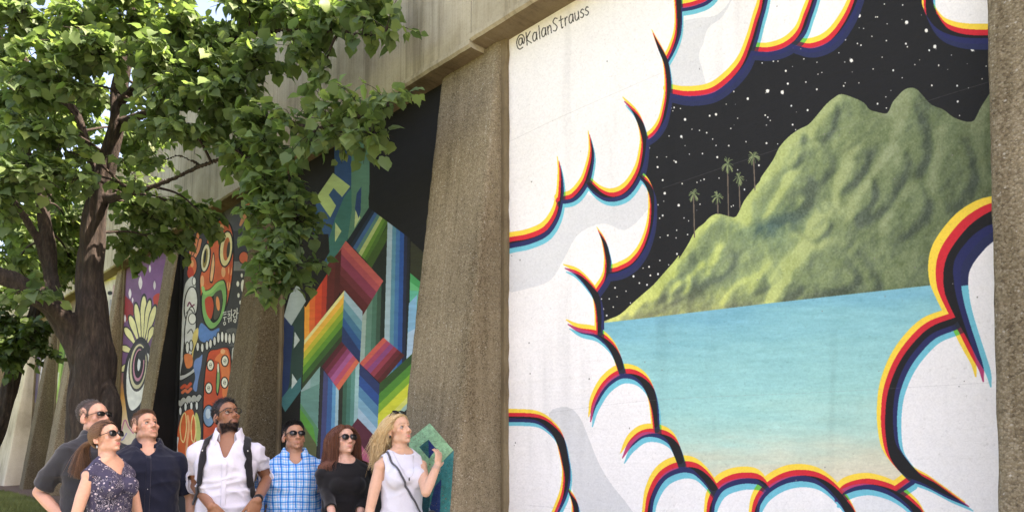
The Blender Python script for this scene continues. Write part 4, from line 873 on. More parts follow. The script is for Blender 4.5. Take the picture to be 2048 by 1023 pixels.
def leaf_mesh(name, pos, basis, size, rs):
    n = len(pos); k = len(LV)
    bend = rs.uniform(-.25, .35, n)
    lv = np.repeat(LV[None], n, 0).copy(); lv[..., 2] += bend[:, None] * lv[..., 0] ** 2 * 1.5 - rs.uniform(0, .35, n)[:, None] * lv[..., 1] ** 2
    lv *= size[:, None, None]
    v = np.einsum('nij,nkj->nki', basis, lv) + pos[:, None]
    f = (LF[None] + (np.arange(n) * k)[:, None, None]).reshape(-1, 3)
    me = mesh_np(name, v.reshape(-1, 3), f)
    at_ = me.attributes.new('rnd', 'FLOAT', 'POINT'); at_.data.foreach_set('value', np.repeat(rs.rand(n), k).astype(np.float32))
    return me
def tree(root_loc, label, cat_label, stems, clusters, rs, lmat, leafsize, group, nparts=300, droop=.5, density=1.0):
    root = empty('maple_tree' if lmat is M_leaf else 'tree', root_loc); tag(root, label, cat_label, group)
    inv = np.array(root_loc)
    nodes = []; parts = []
    for st in stems:
        P = smooth_path([list(at(x, y, Y)) for x, y, Y, r in st], 5); R = np.interp(np.linspace(0, 1, len(P)), np.linspace(0, 1, len(st)), [r * .84 / FPX * Y for x, y, Y, r in st])
        if P[0][2] < .6 and R[0] > .1: P = np.vstack([[P[0][0], P[0][1], gz(P[0][0], P[0][1]) - .1], P]); R = np.concatenate([[R[0] * 1.35], R])
        parts.append(tube(P, R, 16 if R.max() > .08 else 8, True)); nodes += [(p, r) for p, r in zip(P, R)]
    v, f = joinvf(parts); me = bpy.data.meshes.new('trunk'); me.from_pydata(v.tolist(), [], [tuple(dict.fromkeys(q)) for q in f.tolist()])
    o = bpy.data.objects.new('tmp', me); COL.objects.link(o); m = o.modifiers.new('r', 'REMESH'); m.mode = 'VOXEL'; m.voxel_size = .014; m.use_smooth_shade = True
    dg = bpy.context.evaluated_depsgraph_get(); me2 = bpy.data.meshes.new_from_object(o.evaluated_get(dg)); bpy.data.objects.remove(o)
    co = np.empty(len(me2.vertices) * 3, np.float32); me2.vertices.foreach_get('co', co); co = co.reshape(-1, 3)
    nn = np.array([q.vector for q in me2.vertex_normals], np.float32)
    ang = np.arctan2(nn[:, 1], nn[:, 0]); dsp = .006 * np.sin(ang * 9 + co[:, 2] * 5 + 2 * np.sin(co[:, 2] * 3)) + .008 * np.sin(co[:, 2] * 11 + ang * 3)
    co += nn * dsp[:, None] - inv; me2.vertices.foreach_set('co', co.ravel()); me2.update()
    link('trunk', me2, M_bark, root)
    NP_ = np.array([p for p, r in nodes]); tw = []; pos = []; fwd = []; nrm = []
    for (cx, cy, rx, ry, Y, dY, k) in clusters:
        C = np.array(at(cx, cy, Y)); RX = rx / FPX * Y; RZ = ry / FPX * Y; k = max(2, int(k * density))
        j = np.argmin(((NP_ - C) ** 2).sum(1) + (NP_[:, 2] > C[2] + .4) * .3); A = NP_[j]; d = C - A; mid = A + d * .5 + [0, 0, .12 * np.linalg.norm(d)]
        br = smooth_path([A, mid, C], 5); tw.append(tube(br, np.linspace(.014, .006, len(br)), 5))
        for q in range(k):
            e = rs.normal(0, 1, 3); e /= np.linalg.norm(e); rr = rs.uniform(.25, 1) ** .6
            E_ = C + e * np.array([RX, dY, RZ]) * rr; S_ = C + (E_ - C) * .12 + rs.normal(0, .04, 3) if rs.rand() < .6 else br[rs.randint(len(br) // 2, len(br))]
            dd = E_ - S_; L = np.linalg.norm(dd) + 1e-6
            if L < .22: E_ = S_ + dd / L * .25; dd = E_ - S_; L = .25
            path = smooth_path([S_, S_ + dd * .5 + [0, 0, .1 * L], E_ - [0, 0, .12 * L * droop]], 4); tw.append(tube(path, np.linspace(.004, .0018, len(path)), 3))
            nl = int(L / .034) + 2; dirn = dd / L
            for i in range(nl):
                t = .2 + .8 * i / nl; p = path[min(len(path) - 1, int(t * (len(path) - 1)))] + rs.normal(0, .012, 3)
                side = np.cross(dirn, [0, 0, 1]) * (1 if i % 2 else -1); fo = dirn * .6 + side * rs.uniform(.4, 1.2) + rs.normal(0, .35, 3) + np.array([0, 0, -droop * rs.uniform(.2, 1.4)])
                up = np.array([0, 0, 1.]) + rs.normal(0, .45, 3); pos.append(p + fo / np.linalg.norm(fo) * .03); fwd.append(fo); nrm.append(up)
    pos = np.array(pos); fwd = np.array(fwd); nrm = np.array(nrm); fwd /= np.linalg.norm(fwd, axis=1)[:, None]
    x = np.cross(fwd, nrm); x /= np.linalg.norm(x, axis=1)[:, None]; z = np.cross(x, fwd); B = np.stack([x, fwd, z], 2)
    size = rs.uniform(.5, 1.2, len(pos)) * leafsize
    # keep clear of the wall
    ok = pos[:, 0] + V * pos[:, 1] < A_B - .16
    pos, B, size = pos[ok], B[ok], size[ok]
    v, f = joinvf(tw); link('twigs', mesh_np('twigs', v - inv, f, True), M_bark, root)['kind'] = 'stuff'
    # the leaves that show largest are single objects
    px = pos[:, 0] / pos[:, 1] * FPX + 1024; zz = (pos[:, 2] - CAMH); py = HORIZ - zz / pos[:, 1] * FPX
    inside = (px > 0) & (px < 2048) & (py > 0) & (py < 1023)
    score = np.where(inside, size / pos[:, 1], -1); idx = np.argsort(-score)[:nparts]; rest = np.ones(len(pos), bool); rest[idx] = False
    lm = [leaf_mesh('leaf', np.zeros((1, 3)), np.eye(3)[None], np.ones(1), rs) for _ in range(5)]
    for m_ in lm: m_.materials.append(lmat)
    for q, i in enumerate(idx):
        o = bpy.data.objects.new('leaf', lm[q % 5]); COL.objects.link(o); o.parent = root
        M4 = Matrix([list(B[i][r] * size[i]) + [pos[i][r] - inv[r]] for r in range(3)] + [[0, 0, 0, 1]]); o.matrix_local = M4
    link('foliage', leaf_mesh('foliage', pos[rest] - inv, B[rest], size[rest], rs), lmat, root)['kind'] = 'stuff'
    print('tree leaves', len(pos)); return root
base = at(188, 1207, 7.0)
st_main = [
    [(190, 1195, 7.0, 66), (188, 1050, 7.0, 58), (184, 930, 7.0, 52), (180, 850, 7.0, 52), (184, 780, 7.0, 50), (188, 715, 7.0, 48), (184, 640, 7.0, 36), (180, 560, 7.0, 30), (184, 480, 6.98, 27), (192, 420, 6.95, 25), (206, 360, 6.9, 23), (222, 300, 6.85, 20), (234, 240, 6.8, 17), (240, 180, 6.8, 18), (250, 110, 6.7, 14), (262, 40, 6.7, 11), (275, -60, 6.6, 9), (290, -200, 6.6, 5)],
    [(196, 900, 6.96, 44), (214, 842, 6.95, 30), (222, 806, 6.95, 22), (212, 772, 6.98, 20), (200, 742, 7, 20)],
    [(176, 760, 7.0, 34), (158, 700, 6.95, 30), (132, 650, 6.9, 27), (104, 612, 6.8, 24), (66, 588, 6.7, 22), (30, 563, 6.6, 21), (-15, 545, 6.5, 19), (-80, 500, 6.4, 16), (-180, 440, 6.3, 10)],
    [(118, 625, 6.9, 15), (104, 560, 7.0, 16), (96, 490, 7.05, 15), (88, 430, 7.1, 14), (80, 385, 7.1, 13), (58, 320, 7.1, 10), (38, 240, 7.1, 8), (18, 150, 7.0, 6), (0, 60, 7, 5)],
    [(198, 390, 6.95, 9), (184, 330, 6.95, 9), (168, 272, 6.9, 9), (150, 225, 6.85, 8), (122, 195, 6.8, 11), (80, 160, 6.7, 8), (40, 110, 6.6, 7), (0, 75, 6.5, 7), (-60, 30, 6.4, 6)],
    [(96, 540, 7.0, 9), (70, 470, 7.0, 8), (40, 420, 7.0, 7), (10, 385, 7.0, 6)],
    [(205, 400, 6.95, 12), (260, 385, 6.7, 6), (330, 362, 6.5, 4.6), (390, 335, 6.3, 4), (445, 318, 6.1, 3.6), (520, 320, 5.9, 3.4), (575, 370, 5.8, 3), (590, 450, 5.7, 2.6), (570, 530, 5.7, 2)],
    [(400, 330, 6.3, 3), (360, 312, 6.3, 2.4), (330, 318, 6.4, 2)],
    [(240, 205, 6.8, 12), (300, 150, 6.5, 8), (380, 110, 6.3, 6), (460, 80, 6.1, 5), (560, 60, 5.8, 4.4), (660, 62, 5.5, 3.6), (740, 70, 5.25, 2.6), (780, 62, 5.1, 2)],
    [(232, 250, 6.85, 11), (300, 225, 6.5, 7), (400, 215, 6.2, 5.5), (500, 225, 5.9, 4.6), (600, 250, 5.5, 3.8), (680, 250, 5.2, 3.2), (740, 225, 5.0, 2.6), (800, 205, 4.85, 2)],
    [(250, 110, 6.7, 9), (180, 40, 6.4, 7), (110, -20, 6.2, 5), (40, -60, 6, 4)],
    [(262, 40, 6.7, 8), (360, -30, 6.3, 6), (480, -70, 6.0, 5), (600, -90, 5.7, 4)],
]
cl_main = [ # px, py, rx, ry, Y, depth radius, twigs
    (0, 130, 60, 60, 6.5, .4, 16), (10, 230, 50, 70, 6.7, .4, 16), (0, 320, 50, 60, 6.6, .4, 12), (90, 200, 50, 40, 6.9, .3, 10), (140, 210, 40, 40, 7.3, .3, 10), (10, 10, 60, 50, 6.6, .4, 12), (200, 200, 40, 30, 7.4, .3, 8),
    (40, 40, 90, 60, 6.2, .5, 26), (150, 30, 90, 55, 6.1, .5, 26), (260, 30, 90, 60, 6.1, .5, 28), (360, 40, 80, 60, 6.0, .5, 26), (440, 60, 50, 40, 6.0, .4, 12),
    (90, 110, 90, 50, 6.0, .5, 22), (200, 110, 90, 45, 5.9, .4, 22), (310, 120, 90, 50, 5.9, .4, 24), (420, 130, 70, 45, 5.9, .4, 18), (40, 175, 80, 45, 6.0, .4, 16),
    (130, 165, 60, 35, 5.9, .3, 11), (340, 185, 80, 45, 5.9, .4, 20), (440, 200, 70, 45, 5.9, .4, 18), (500, 240, 70, 45, 5.9, .4, 18), (300, 240, 50, 35, 6.1, .3, 9),
    (60, 260, 80, 50, 6.1, .4, 18), (130, 300, 60, 40, 6.2, .3, 11), (50, 340, 80, 45, 6.0, .4, 18), (130, 360, 60, 35, 6.1, .3, 10), (20, 400, 60, 40, 6.2, .4, 10),
    (380, 260, 70, 40, 6.0, .4, 15), (470, 300, 50, 40, 5.9, .3, 11), (540, 300, 60, 45, 5.8, .3, 16), (585, 245, 50, 30, 5.6, .3, 8), (520, 370, 45, 45, 5.8, .25, 12),
    (570, 375, 42, 50, 5.75, .25, 11), (595, 440, 32, 50, 5.7, .2, 11), (560, 470, 42, 50, 5.7, .22, 13), (545, 530, 36, 40, 5.65, .2, 9), (585, 535, 35, 36, 5.65, .2, 8), (535, 580, 20, 18, 5.6, .15, 3), (505, 430, 26, 40, 5.8, .2, 6),
    (500, 20, 80, 50, 5.9, .4, 20), (580, 30, 70, 50, 5.7, .35, 18), (660, 35, 60, 45, 5.5, .3, 16), (730, 30, 60, 38, 5.25, .25, 14), (775, 50, 24, 26, 5.1, .15, 4), (610, 100, 50, 35, 5.6, .25, 9), (520, 120, 60, 45, 5.8, .3, 13), (650, 130, 30, 20, 5.5, .15, 3), (480, 160, 50, 40, 5.85, .3, 9),
    (660, 225, 50, 22, 5.25, .2, 7), (720, 215, 50, 22, 5.05, .18, 7), (775, 205, 42, 18, 4.9, .14, 5), (690, 265, 50, 24, 5.15, .18, 7), (740, 270, 34, 24, 5.0, .14, 4), (620, 290, 34, 20, 5.4, .2, 3),
    (330, 320, 40, 20, 6.4, .2, 3), (270, 350, 40, 30, 6.6, .25, 5), (300, 430, 70, 50, 7.4, .35, 20), (370, 425, 55, 45, 7.3, .3, 17), (270, 490, 50, 40, 7.6, .3, 13), (345, 495, 50, 28, 7.4, .3, 10), (415, 440, 30, 34, 7.2, .25, 7), (255, 410, 50, 60, 7.8, .3, 14),
    (60, 470, 80, 60, 7.6, .4, 18), (140, 450, 50, 70, 7.8, .4, 15), (30, 530, 70, 40, 7.2, .35, 13), (110, 530, 50, 50, 7.8, .35, 12), (150, 540, 40, 40, 7.9, .3, 8), (60, 590, 70, 24, 6.4, .3, 7),
    (230, 320, 40, 60, 7.9, .3, 14), (150, 230, 80, 80, 7.9, .4, 30), (40, 250, 80, 80, 7.9, .4, 20), (60, 350, 70, 60, 8.2, .4, 16), (130, 380, 50, 70, 8.3, .3, 14), (50, 500, 90, 60, 8.6, .4, 26), (135, 500, 40, 70, 8.6, .3, 16), (20, 430, 60, 60, 8.6, .4, 16), (290, 290, 60, 50, 7.8, .35, 14), (60, 180, 90, 90, 7.9, .5, 20), (330, 100, 120, 90, 7.6, .5, 24), (180, 90, 120, 90, 7.9, .5, 22), (450, 100, 70, 80, 7.2, .4, 14),
    (100, -80, 160, 40, 6.2, .4, 8), (500, -60, 130, 30, 6.0, .4, 8), (650, -50, 90, 30, 5.7, .3, 8), (-120, 100, 110, 120, 6.5, .6, 22), (-120, 350, 110, 110, 6.5, .6, 20), (-60, -60, 100, 50, 6.6, .5, 8),
]
tree((base.x, base.y, 0), 'large forked maple with a thick dark trunk, its crown filling the upper left', 'tree', st_main, cl_main, np.random.RandomState(21), M_leaf, .092, None, density=1.4)
st_2 = [[(-90, 1060, 9.2, 24), (-52, 960, 9.2, 22), (-16, 880, 9.2, 20), (8, 810, 9.2, 19), (30, 735, 9.2, 17), (60, 660, 9.2, 13), (80, 570, 9.2, 10), (90, 450, 9.2, 8), (100, 300, 9.2, 6)],
        [(40, 730, 9.2, 8), (10, 660, 9.1, 6), (-30, 600, 9.0, 5)], [(70, 620, 9.2, 7), (110, 560, 9.0, 5), (140, 520, 8.9, 4)]]
cl_2 = [(30, 690, 50, 36, 8.8, .4, 20), (70, 660, 40, 30, 8.7, .35, 13), (10, 640, 50, 40, 8.9, .4, 16), (80, 705, 26, 22, 8.7, .25, 7), (60, 600, 60, 40, 9.2, .4, 15), (20, 560, 60, 50, 9.4, .4, 14), (110, 560, 40, 40, 9.4, .4, 10), (60, 480, 80, 60, 9.6, .5, 18), (120, 400, 70, 60, 9.6, .5, 14), (40, 360, 80, 70, 9.6, .5, 16), (20, 720, 40, 24, 8.8, .3, 8), (-60, 560, 80, 100, 9.2, .5, 16)]
b2 = at(-95, 1125, 9.2)
tree((b2.x, b2.y, float(gz(b2.x, b2.y))), 'slender dark leaning tree at the left edge with low hanging leaves', 'tree', st_2, cl_2, np.random.RandomState(5), M_leaf2, .10, None, density=1.3)
# ================================================================== PEOPLE
_T = np.random.RandomState(99).rand(32, 32, 32).astype(np.float32)
def n3(p):
    p = np.asarray(p, np.float32); i = np.floor(p).astype(int); f = p - i; f = f * f * (3 - 2 * f); r = 0
    for a in (0, 1):
        for b_ in (0, 1):
            for c in (0, 1):
                w = (f[:, 0] if a else 1 - f[:, 0]) * (f[:, 1] if b_ else 1 - f[:, 1]) * (f[:, 2] if c else 1 - f[:, 2])
                r = r + w * _T[(i[:, 0] + a) % 32, (i[:, 1] + b_) % 32, (i[:, 2] + c) % 32]
    return r
def rotm(yaw=0, pitch=0, roll=0):
    """facing -Y; yaw turns to +X, pitch looks up"""
    return np.array(Matrix.Rotation(yaw, 3, 'Z') @ Matrix.Rotation(-pitch, 3, 'X') @ Matrix.Rotation(roll, 3, 'Y'))
def ellipsoid(c, r, R=None, nu=18, nv=12):
    u = np.linspace(0, 2 * PI, nu, endpoint=False); w = np.linspace(0, PI, nv + 1)[1:-1]
    P = [np.stack([np.sin(a) * np.cos(u), np.sin(a) * np.sin(u), np.full(nu, np.cos(a))], 1) for a in w]
    v = np.concatenate(P + [np.array([[0, 0, 1.], [0, 0, -1.]])]) * np.array(r); 
    if R is not None: v = v @ np.array(R).T
    v = v + np.array(c); F = []; m = len(w)
    for i in range(m - 1):
        for j in range(nu): k = (j + 1) % nu; F.append((i * nu + j, (i + 1) * nu + j, (i + 1) * nu + k, i * nu + k))
    t = m * nu
    for j in range(nu): k = (j + 1) % nu; F.append((t, j, k)); F.append((t + 1, (m - 1) * nu + k, (m - 1) * nu + j))
    return v, F
def loft(rings, seg=24, closed=True):
    """rings: list of (centre, ux, uy) arrays"""
    t = np.linspace(0, 2 * PI, seg, endpoint=False); ct, st = np.cos(t), np.sin(t)
    v = np.concatenate([np.array(c) + ct[:, None] * np.array(a) + st[:, None] * np.array(b_) for c, a, b_ in rings]); F = []; n = len(rings)
    for i in range(n - 1):
        for j in range(seg): k = (j + 1) % seg; F.append((i * seg + j, i * seg + k, (i + 1) * seg + k, (i + 1) * seg + j))
    F.append(tuple(range(seg - 1, -1, -1))); F.append(tuple((n - 1) * seg + j for j in range(seg)))
    return v, F
def cone(p0, p1, r0, r1, seg=14, flat=None):
    p0, p1 = np.array(p0, float), np.array(p1, float); T = p1 - p0; L = np.linalg.norm(T); T /= L + 1e-9
    up = np.array([0, 1., 0]) if abs(T[1]) < .8 else np.array([1., 0, 0]); a = np.cross(T, up); a /= np.linalg.norm(a); b_ = np.cross(T, a); R = []
    for q in (-.98, -.8, -.45): R.append((p0 + T * r0 * q, a * r0 * math.sqrt(1 - q * q), b_ * r0 * math.sqrt(1 - q * q)))
    R += [(p0, a * r0, b_ * r0), (p1, a * r1, b_ * r1)]
    for q in (.45, .8, .98): R.append((p1 + T * r1 * q, a * r1 * math.sqrt(1 - q * q), b_ * r1 * math.sqrt(1 - q * q)))
    return loft(R, seg)
def limb(pts, rad):
    return [cone(a, b_, r0, r1) for a, b_, r0, r1 in zip(pts, pts[1:], rad, rad[1:])]
def xf(prims, M3, t): return [(v @ np.array(M3).T + np.array(t), F) for v, F in prims]
def pydata(name, prims, smooth=True):
    V_, F_, o = [], [], 0
    for v, F in prims: V_.append(v); F_ += [tuple(i + o for i in f) for f in F]; o += len(v)
    me = bpy.data.meshes.new(name); me.from_pydata(np.concatenate(V_).tolist(), [], F_)
    if smooth: me.polygons.foreach_set('use_smooth', np.ones(len(me.polygons), dtype=bool))
    return me
def remesh(name, prims, voxel, sm=3):
    me = pydata('tmp', prims); o = bpy.data.objects.new('tmp', me); COL.objects.link(o)
    m = o.modifiers.new('r', 'REMESH'); m.mode = 'VOXEL'; m.voxel_size = voxel; m.use_smooth_shade = True
    if sm: s = o.modifiers.new('s', 'SMOOTH'); s.factor = .5; s.iterations = sm
    me2 = bpy.data.meshes.new_from_object(o.evaluated_get(bpy.context.evaluated_depsgraph_get())); bpy.data.objects.remove(o); bpy.data.meshes.remove(me); me2.name = name
    return me2
def getco(me): a = np.empty(len(me.vertices) * 3, np.float32); me.vertices.foreach_get('co', a); return a.reshape(-1, 3)
def setco(me, a): me.vertices.foreach_set('co', np.ascontiguousarray(a, np.float32).ravel()); me.update()
def getno(me): a = np.empty(len(me.vertices) * 3, np.float32); me.vertex_normals.foreach_get('vector', a); return a.reshape(-1, 3)
def setcol(me, c):
    at_ = me.color_attributes.new('Col', 'FLOAT_COLOR', 'POINT'); q = np.ones((len(c), 4), np.float32); q[:, :3] = c; at_.data.foreach_set('color', q.ravel())
def L3(c): return np.array(lin(c)[:3])
M_skin, nt, b = newmat('skin'); a_ = N(nt, 'ShaderNodeVertexColor', layer_name='Col')
tcx = N(nt, 'ShaderNodeTexCoord'); nz = N(nt, 'ShaderNodeTexNoise', i_Scale=60.0, i_Detail=4.0); nt.links.new(tcx.outputs['Object'], nz.inputs['Vector'])
nt.links.new(mixc(nt, .35, a_.outputs[0], ramp(nt, nz.outputs[0], [(.35, (.86, .8, .78, 1)), (.6, (1, 1, 1, 1))]).outputs[0], 'MULTIPLY'), b.inputs['Base Color'])
b.inputs['Roughness'].default_value = .48; b.inputs['Specular IOR Level'].default_value = .4; b.inputs['Subsurface Weight'].default_value = .12; b.inputs['Subsurface Radius'].default_value = (.012, .005, .003); b.inputs['Subsurface Scale'].default_value = .6
bp = N(nt, 'ShaderNodeBump', i_Strength=.08, i_Distance=.002); nt.links.new(nz.outputs[0], bp.inputs['Height']); nt.links.new(bp.outputs[0], b.inputs['Normal'])
def hairmat(name, dark, light):
    m, nt, b = newmat(name); at_ = N(nt, 'ShaderNodeAttribute', attribute_name='rnd')
    nt.links.new(ramp(nt, at_.outputs['Fac'], [(0, lin(dark)), (1, lin(light))]).outputs[0], b.inputs['Base Color']); b.inputs['Roughness'].default_value = .42; b.inputs['Specular IOR Level'].default_value = .45; return m
M_lens, nt, b = newmat('dark_lens'); b.inputs['Base Color'].default_value = (.012, .011, .012, 1); b.inputs['Roughness'].default_value = .06; b.inputs['Specular IOR Level'].default_value = .6
M_frame = plain('dark_frame', (24, 22, 22), .3, .1, 80, spec=.5)
M_clear, nt, b = newmat('clear_lens'); b.inputs['Base Color'].default_value = (1, 1, 1, 1); b.inputs['Roughness'].default_value = .02; b.inputs['Transmission Weight'].default_value = 1; b.inputs['IOR'].default_value = 1.02
M_eye, nt, b = newmat('eye'); a_ = N(nt, 'ShaderNodeVertexColor', layer_name='Col'); nt.links.new(a_.outputs[0], b.inputs['Base Color']); b.inputs['Roughness'].default_value = .1
M_jean = plain('dark_trousers', (40, 44, 58), .9, .2, 60, bump=.3); M_shoe = plain('shoe_leather', (44, 36, 32), .5, .2, 40); M_silver = plain('silver', (190, 190, 188), .3, .1, 50, metal=1.0)
# -- heads ----------------------------------------------------------
def head_prims(fem=0.0, wide=1.0, jaw=1.0, nose=1.0):
    e = ellipsoid; P = [e((0, .014, .043), (.074, .094, .082), nu=28, nv=20), e((0, -.034, .030), (.061, .058, .068), nu=24, nv=16), e((0, -.038, -.035), (.055, .051, .058)),
         e((0, -.034, -.072), (.046 * jaw, .049, .038)), e((0, -.070, -.099), (.020 * jaw, .017, .015 if not fem else .013)), e((.042 * jaw, -.008, -.060), (.018, .030, .030)), e((-.042 * jaw, -.008, -.060), (.018, .030, .030)),
         e((.042, -.055, -.022), (.021, .022, .020)), e((-.042, -.055, -.022), (.021, .022, .020)), cone((-.030, -.078, .020), (.030, -.078, .020), .011 - .002 * fem, .011 - .002 * fem),
         cone((0, -.084, .008), (0, -.1035, -.028), .0085, .0115), e((0, -.1055, -.035), (.0135 * nose, .0115, .0105)), e((.0125 * nose, -.096, -.038), (.0080, .011, .0080)), e((-.0125 * nose, -.096, -.038), (.0080, .011, .0080)),
         e((0, -.0840, -.0640), (.0255, .0105, .0060)), e((0, -.0835, -.0745), (.0215, .0105, .0068)), e((0, -.062, -.068), (.034, .028, .024))]
    for s in (1, -1):
        R = np.array(Matrix.Rotation(-.35 * s, 3, 'Z') @ Matrix.Rotation(.18, 3, 'X')); P += [e((.0775 * s, .012, -.008), (.0065, .019, .031), R), e((.074 * s, .004, -.030), (.007, .009, .011))]
    return [(v * np.array([wide, 1, 1]), F) for v, F in P]
def face_sculpt(h, fem=0.0, smile=.4):
    """offsets in head space for remeshed vertices"""
    d = np.zeros_like(h); g = lambda c, s: np.exp(-(((h - np.array(c)) / np.array(s)) ** 2).sum(1))
    for s in (1, -1):
        d[:, 1] += .013 * g((.029 * s, -.084, .000), (.017, .02, .010)); d[:, 1] += .006 * g((.029 * s, -.084, -.010), (.014, .02, .008))
        d[:, 1] -= .003 * g((.030 * s, -.084, .014), (.020, .02, .005)); d[:, 1] += .003 * g((.036 * s, -.07, -.055), (.008, .03, .018)) * smile * 2
        d[:, 2] += .005 * smile * g((.024 * s, -.088, -.066), (.008, .02, .008)); d[:, 0] += s * .003 * smile * g((.040 * s, -.055, -.038), (.018, .02, .014)); d[:, 1] -= .003 * smile * g((.040 * s, -.06, -.034), (.014, .02, .012))
        d[:, 0] -= s * .004 * g((.075 * s, .010, -.004), (.012, .009, .016))
    d[:, 1] += .0035 * g((0, -.092, -.0690), (.026, .02, .0026)); d[:, 1] += .0035 * g((0, -.088, -.086), (.018, .02, .006)); d[:, 1] += .002 * g((0, -.095, -.053), (.004, .02, .008))
    return d
def face_colour(h, no, skin, lips, brow, hairc, hl, beard=0, fem=0.0, stub=0):
    base = L3(skin) * .86; c = np.tile(base, (len(h), 1)); g = lambda q, s: np.exp(-(((h - np.array(q)) / np.array(s)) ** 2).sum(1))[:, None]
    mix = lambda k, q: c * (1 - np.clip(k, 0, 1)) + np.array(q) * np.clip(k, 0, 1)
    red = base * np.array([1.08, .78, .72])
    for s in (1, -1):
        c = mix(.45 * g((.042 * s, -.07, -.028), (.022, .04, .018)), red); c = mix(.4 * g((.078 * s, .01, -.008), (.012, .03, .03)), red)
        c = mix(.42 * g((.029 * s, -.085, -.004), (.017, .03, .010)), base * .66); c = mix(.22 * g((.028 * s, -.088, -.052), (.006, .03, .016)), base * .6)
        # brows follow a shallow arch
        bx = np.abs(h[:, 0] * s - .0) ; zc = .0205 + .004 * fem + .12 * (np.clip(h[:, 0] * s, 0, .06) - .012) - 3.2 * (np.clip(h[:, 0] * s - .030, 0, .03)) ** 1.2 * .25
        k = np.exp(-((h[:, 2] - zc) / (.0042 - .0012 * fem)) ** 2) * (h[:, 0] * s > .010) * (h[:, 0] * s < .050) * (h[:, 1] < -.05)
        c = mix((k * .85)[:, None], L3(brow))
    c = mix(.35 * g((0, -.11, -.036), (.013, .02, .012)), red)
    kl = (g((0, -.091, -.0645), (.0255, .02, .0044)) + g((0, -.090, -.0740), (.021, .02, .0054))) * 1.25; c = mix(np.clip(kl - .25, 0, 1), L3(lips))
    c = mix(.85 * g((0, -.095, -.0690 + .0), (.027, .02, .0014)), L3(lips) * .35)
    c = mix(.6 * (g((.006, -.108, -.0445), (.0035, .01, .003)) + g((-.006, -.108, -.0445), (.0035, .01, .003))), base * .25)
    if beard or stub:
        zt = np.interp(np.abs(h[:, 0]), [0, .02, .04, .06, .08], [-.056, -.056, -.068, -.048, -.006])
        k = np.clip((zt - h[:, 2]) / .008, 0, 1) * np.clip((.018 - h[:, 1]) / .012, 0, 1) * np.clip((h[:, 2] + .135) / .012, 0, 1)
        k = k * (1 - np.clip(kl[:, 0] * 1.6, 0, 1)) * (.8 + .4 * (n3(h * 260) - .5)); c = mix((k * (beard or stub))[:, None], L3(hairc) * 1.15)
    c = c * (.90 + .20 * n3(h * 70))[:, None] * (1 - .10 * np.clip((-.03 - h[:, 2]) / .1, 0, 1))[:, None]
    zh = np.interp(h[:, 1], [q[0] for q in hl], [q[1] for q in hl]); k = np.clip((h[:, 2] - zh + (n3(h * 190) - .5) * .012) / .008, 0, 1) * (np.abs(h[:, 0]) < .0715 + .0 * h[:, 0]) 
    c = mix((k * .92)[:, None], L3(hairc) * .9)
    return c
HL = [(-.12, .085), (-.085, .082), (-.065, .068), (-.045, .048), (-.030, .022), (-.016, .000), (.0, .012), (.022, .012), (.034, -.020), (.06, -.050), (.12, -.058)]
HLR = [(-.12, .104), (-.085, .100), (-.065, .084), (-.045, .056), (-.030, .024), (-.016, -.004), (.0, .012), (.022, .012), (.034, -.020), (.06, -.050), (.12, -.058)]
# -- hands ----------------------------------------------------------
def hand(wrist, fdir, palm, curl=.35, side=1, spread=.12, k=1.0, th=1.0):
    """fdir: direction of the fingers, palm: direction the palm faces; side +1: thumb on cross(fdir, palm)"""
    f = np.array(fdir, float); f /= np.linalg.norm(f); n = np.array(palm, float); n -= f * (n @ f); n /= np.linalg.norm(n); t = np.cross(f, n) * side; w = np.array(wrist, float); P = []
    R = np.stack([t, f, n], 1); P.append(ellipsoid(w + f * .048 * k, (.040 * k, .050 * k, .0155 * k), R)); P.append(ellipsoid(w + f * .068 * k, (.041 * k, .026 * k, .0125 * k), R)); P.append(ellipsoid(w + f * .035 * k + t * .022 * k + n * .006, (.018 * k, .032 * k, .015 * k), R))
    for i, (off, ln) in enumerate(((.030, .072), (.0105, .080), (-.0095, .074), (-.029, .058))):
        p = w + f * (.086 - .004 * abs(i - 1)) * k + t * off * k; a = spread * (1.2 - i) * .8; d = f * math.cos(a) + t * math.sin(a); cu = curl * (1 + .18 * i)
        for q, (fr, r0, r1) in enumerate(((.45, .0088, .0082), (.32, .0082, .0075), (.23, .0075, .0066))):
            ang = cu * (q + .6) ; dd = d * math.cos(ang) + n * math.sin(ang); e = p + dd * ln * fr * k; P.append(cone(p, e, r0 * k, r1 * k, 10)); p = e
    p = w + f * .022 * k + t * .030 * k; d = f * .62 + t * .72 * th + n * .25; d /= np.linalg.norm(d)
    for fr, r0, r1, tw in ((.042, .0125, .0105, 0), (.032, .0105, .0092, .35), (.024, .0092, .0078, .6)):
        dd = d * (1 - tw * .4) + f * tw * .5 + n * tw * curl * .6; dd /= np.linalg.norm(dd); e = p + dd * fr * k; P.append(cone(p, e, r0 * k, r1 * k, 10)); p = e
    return P
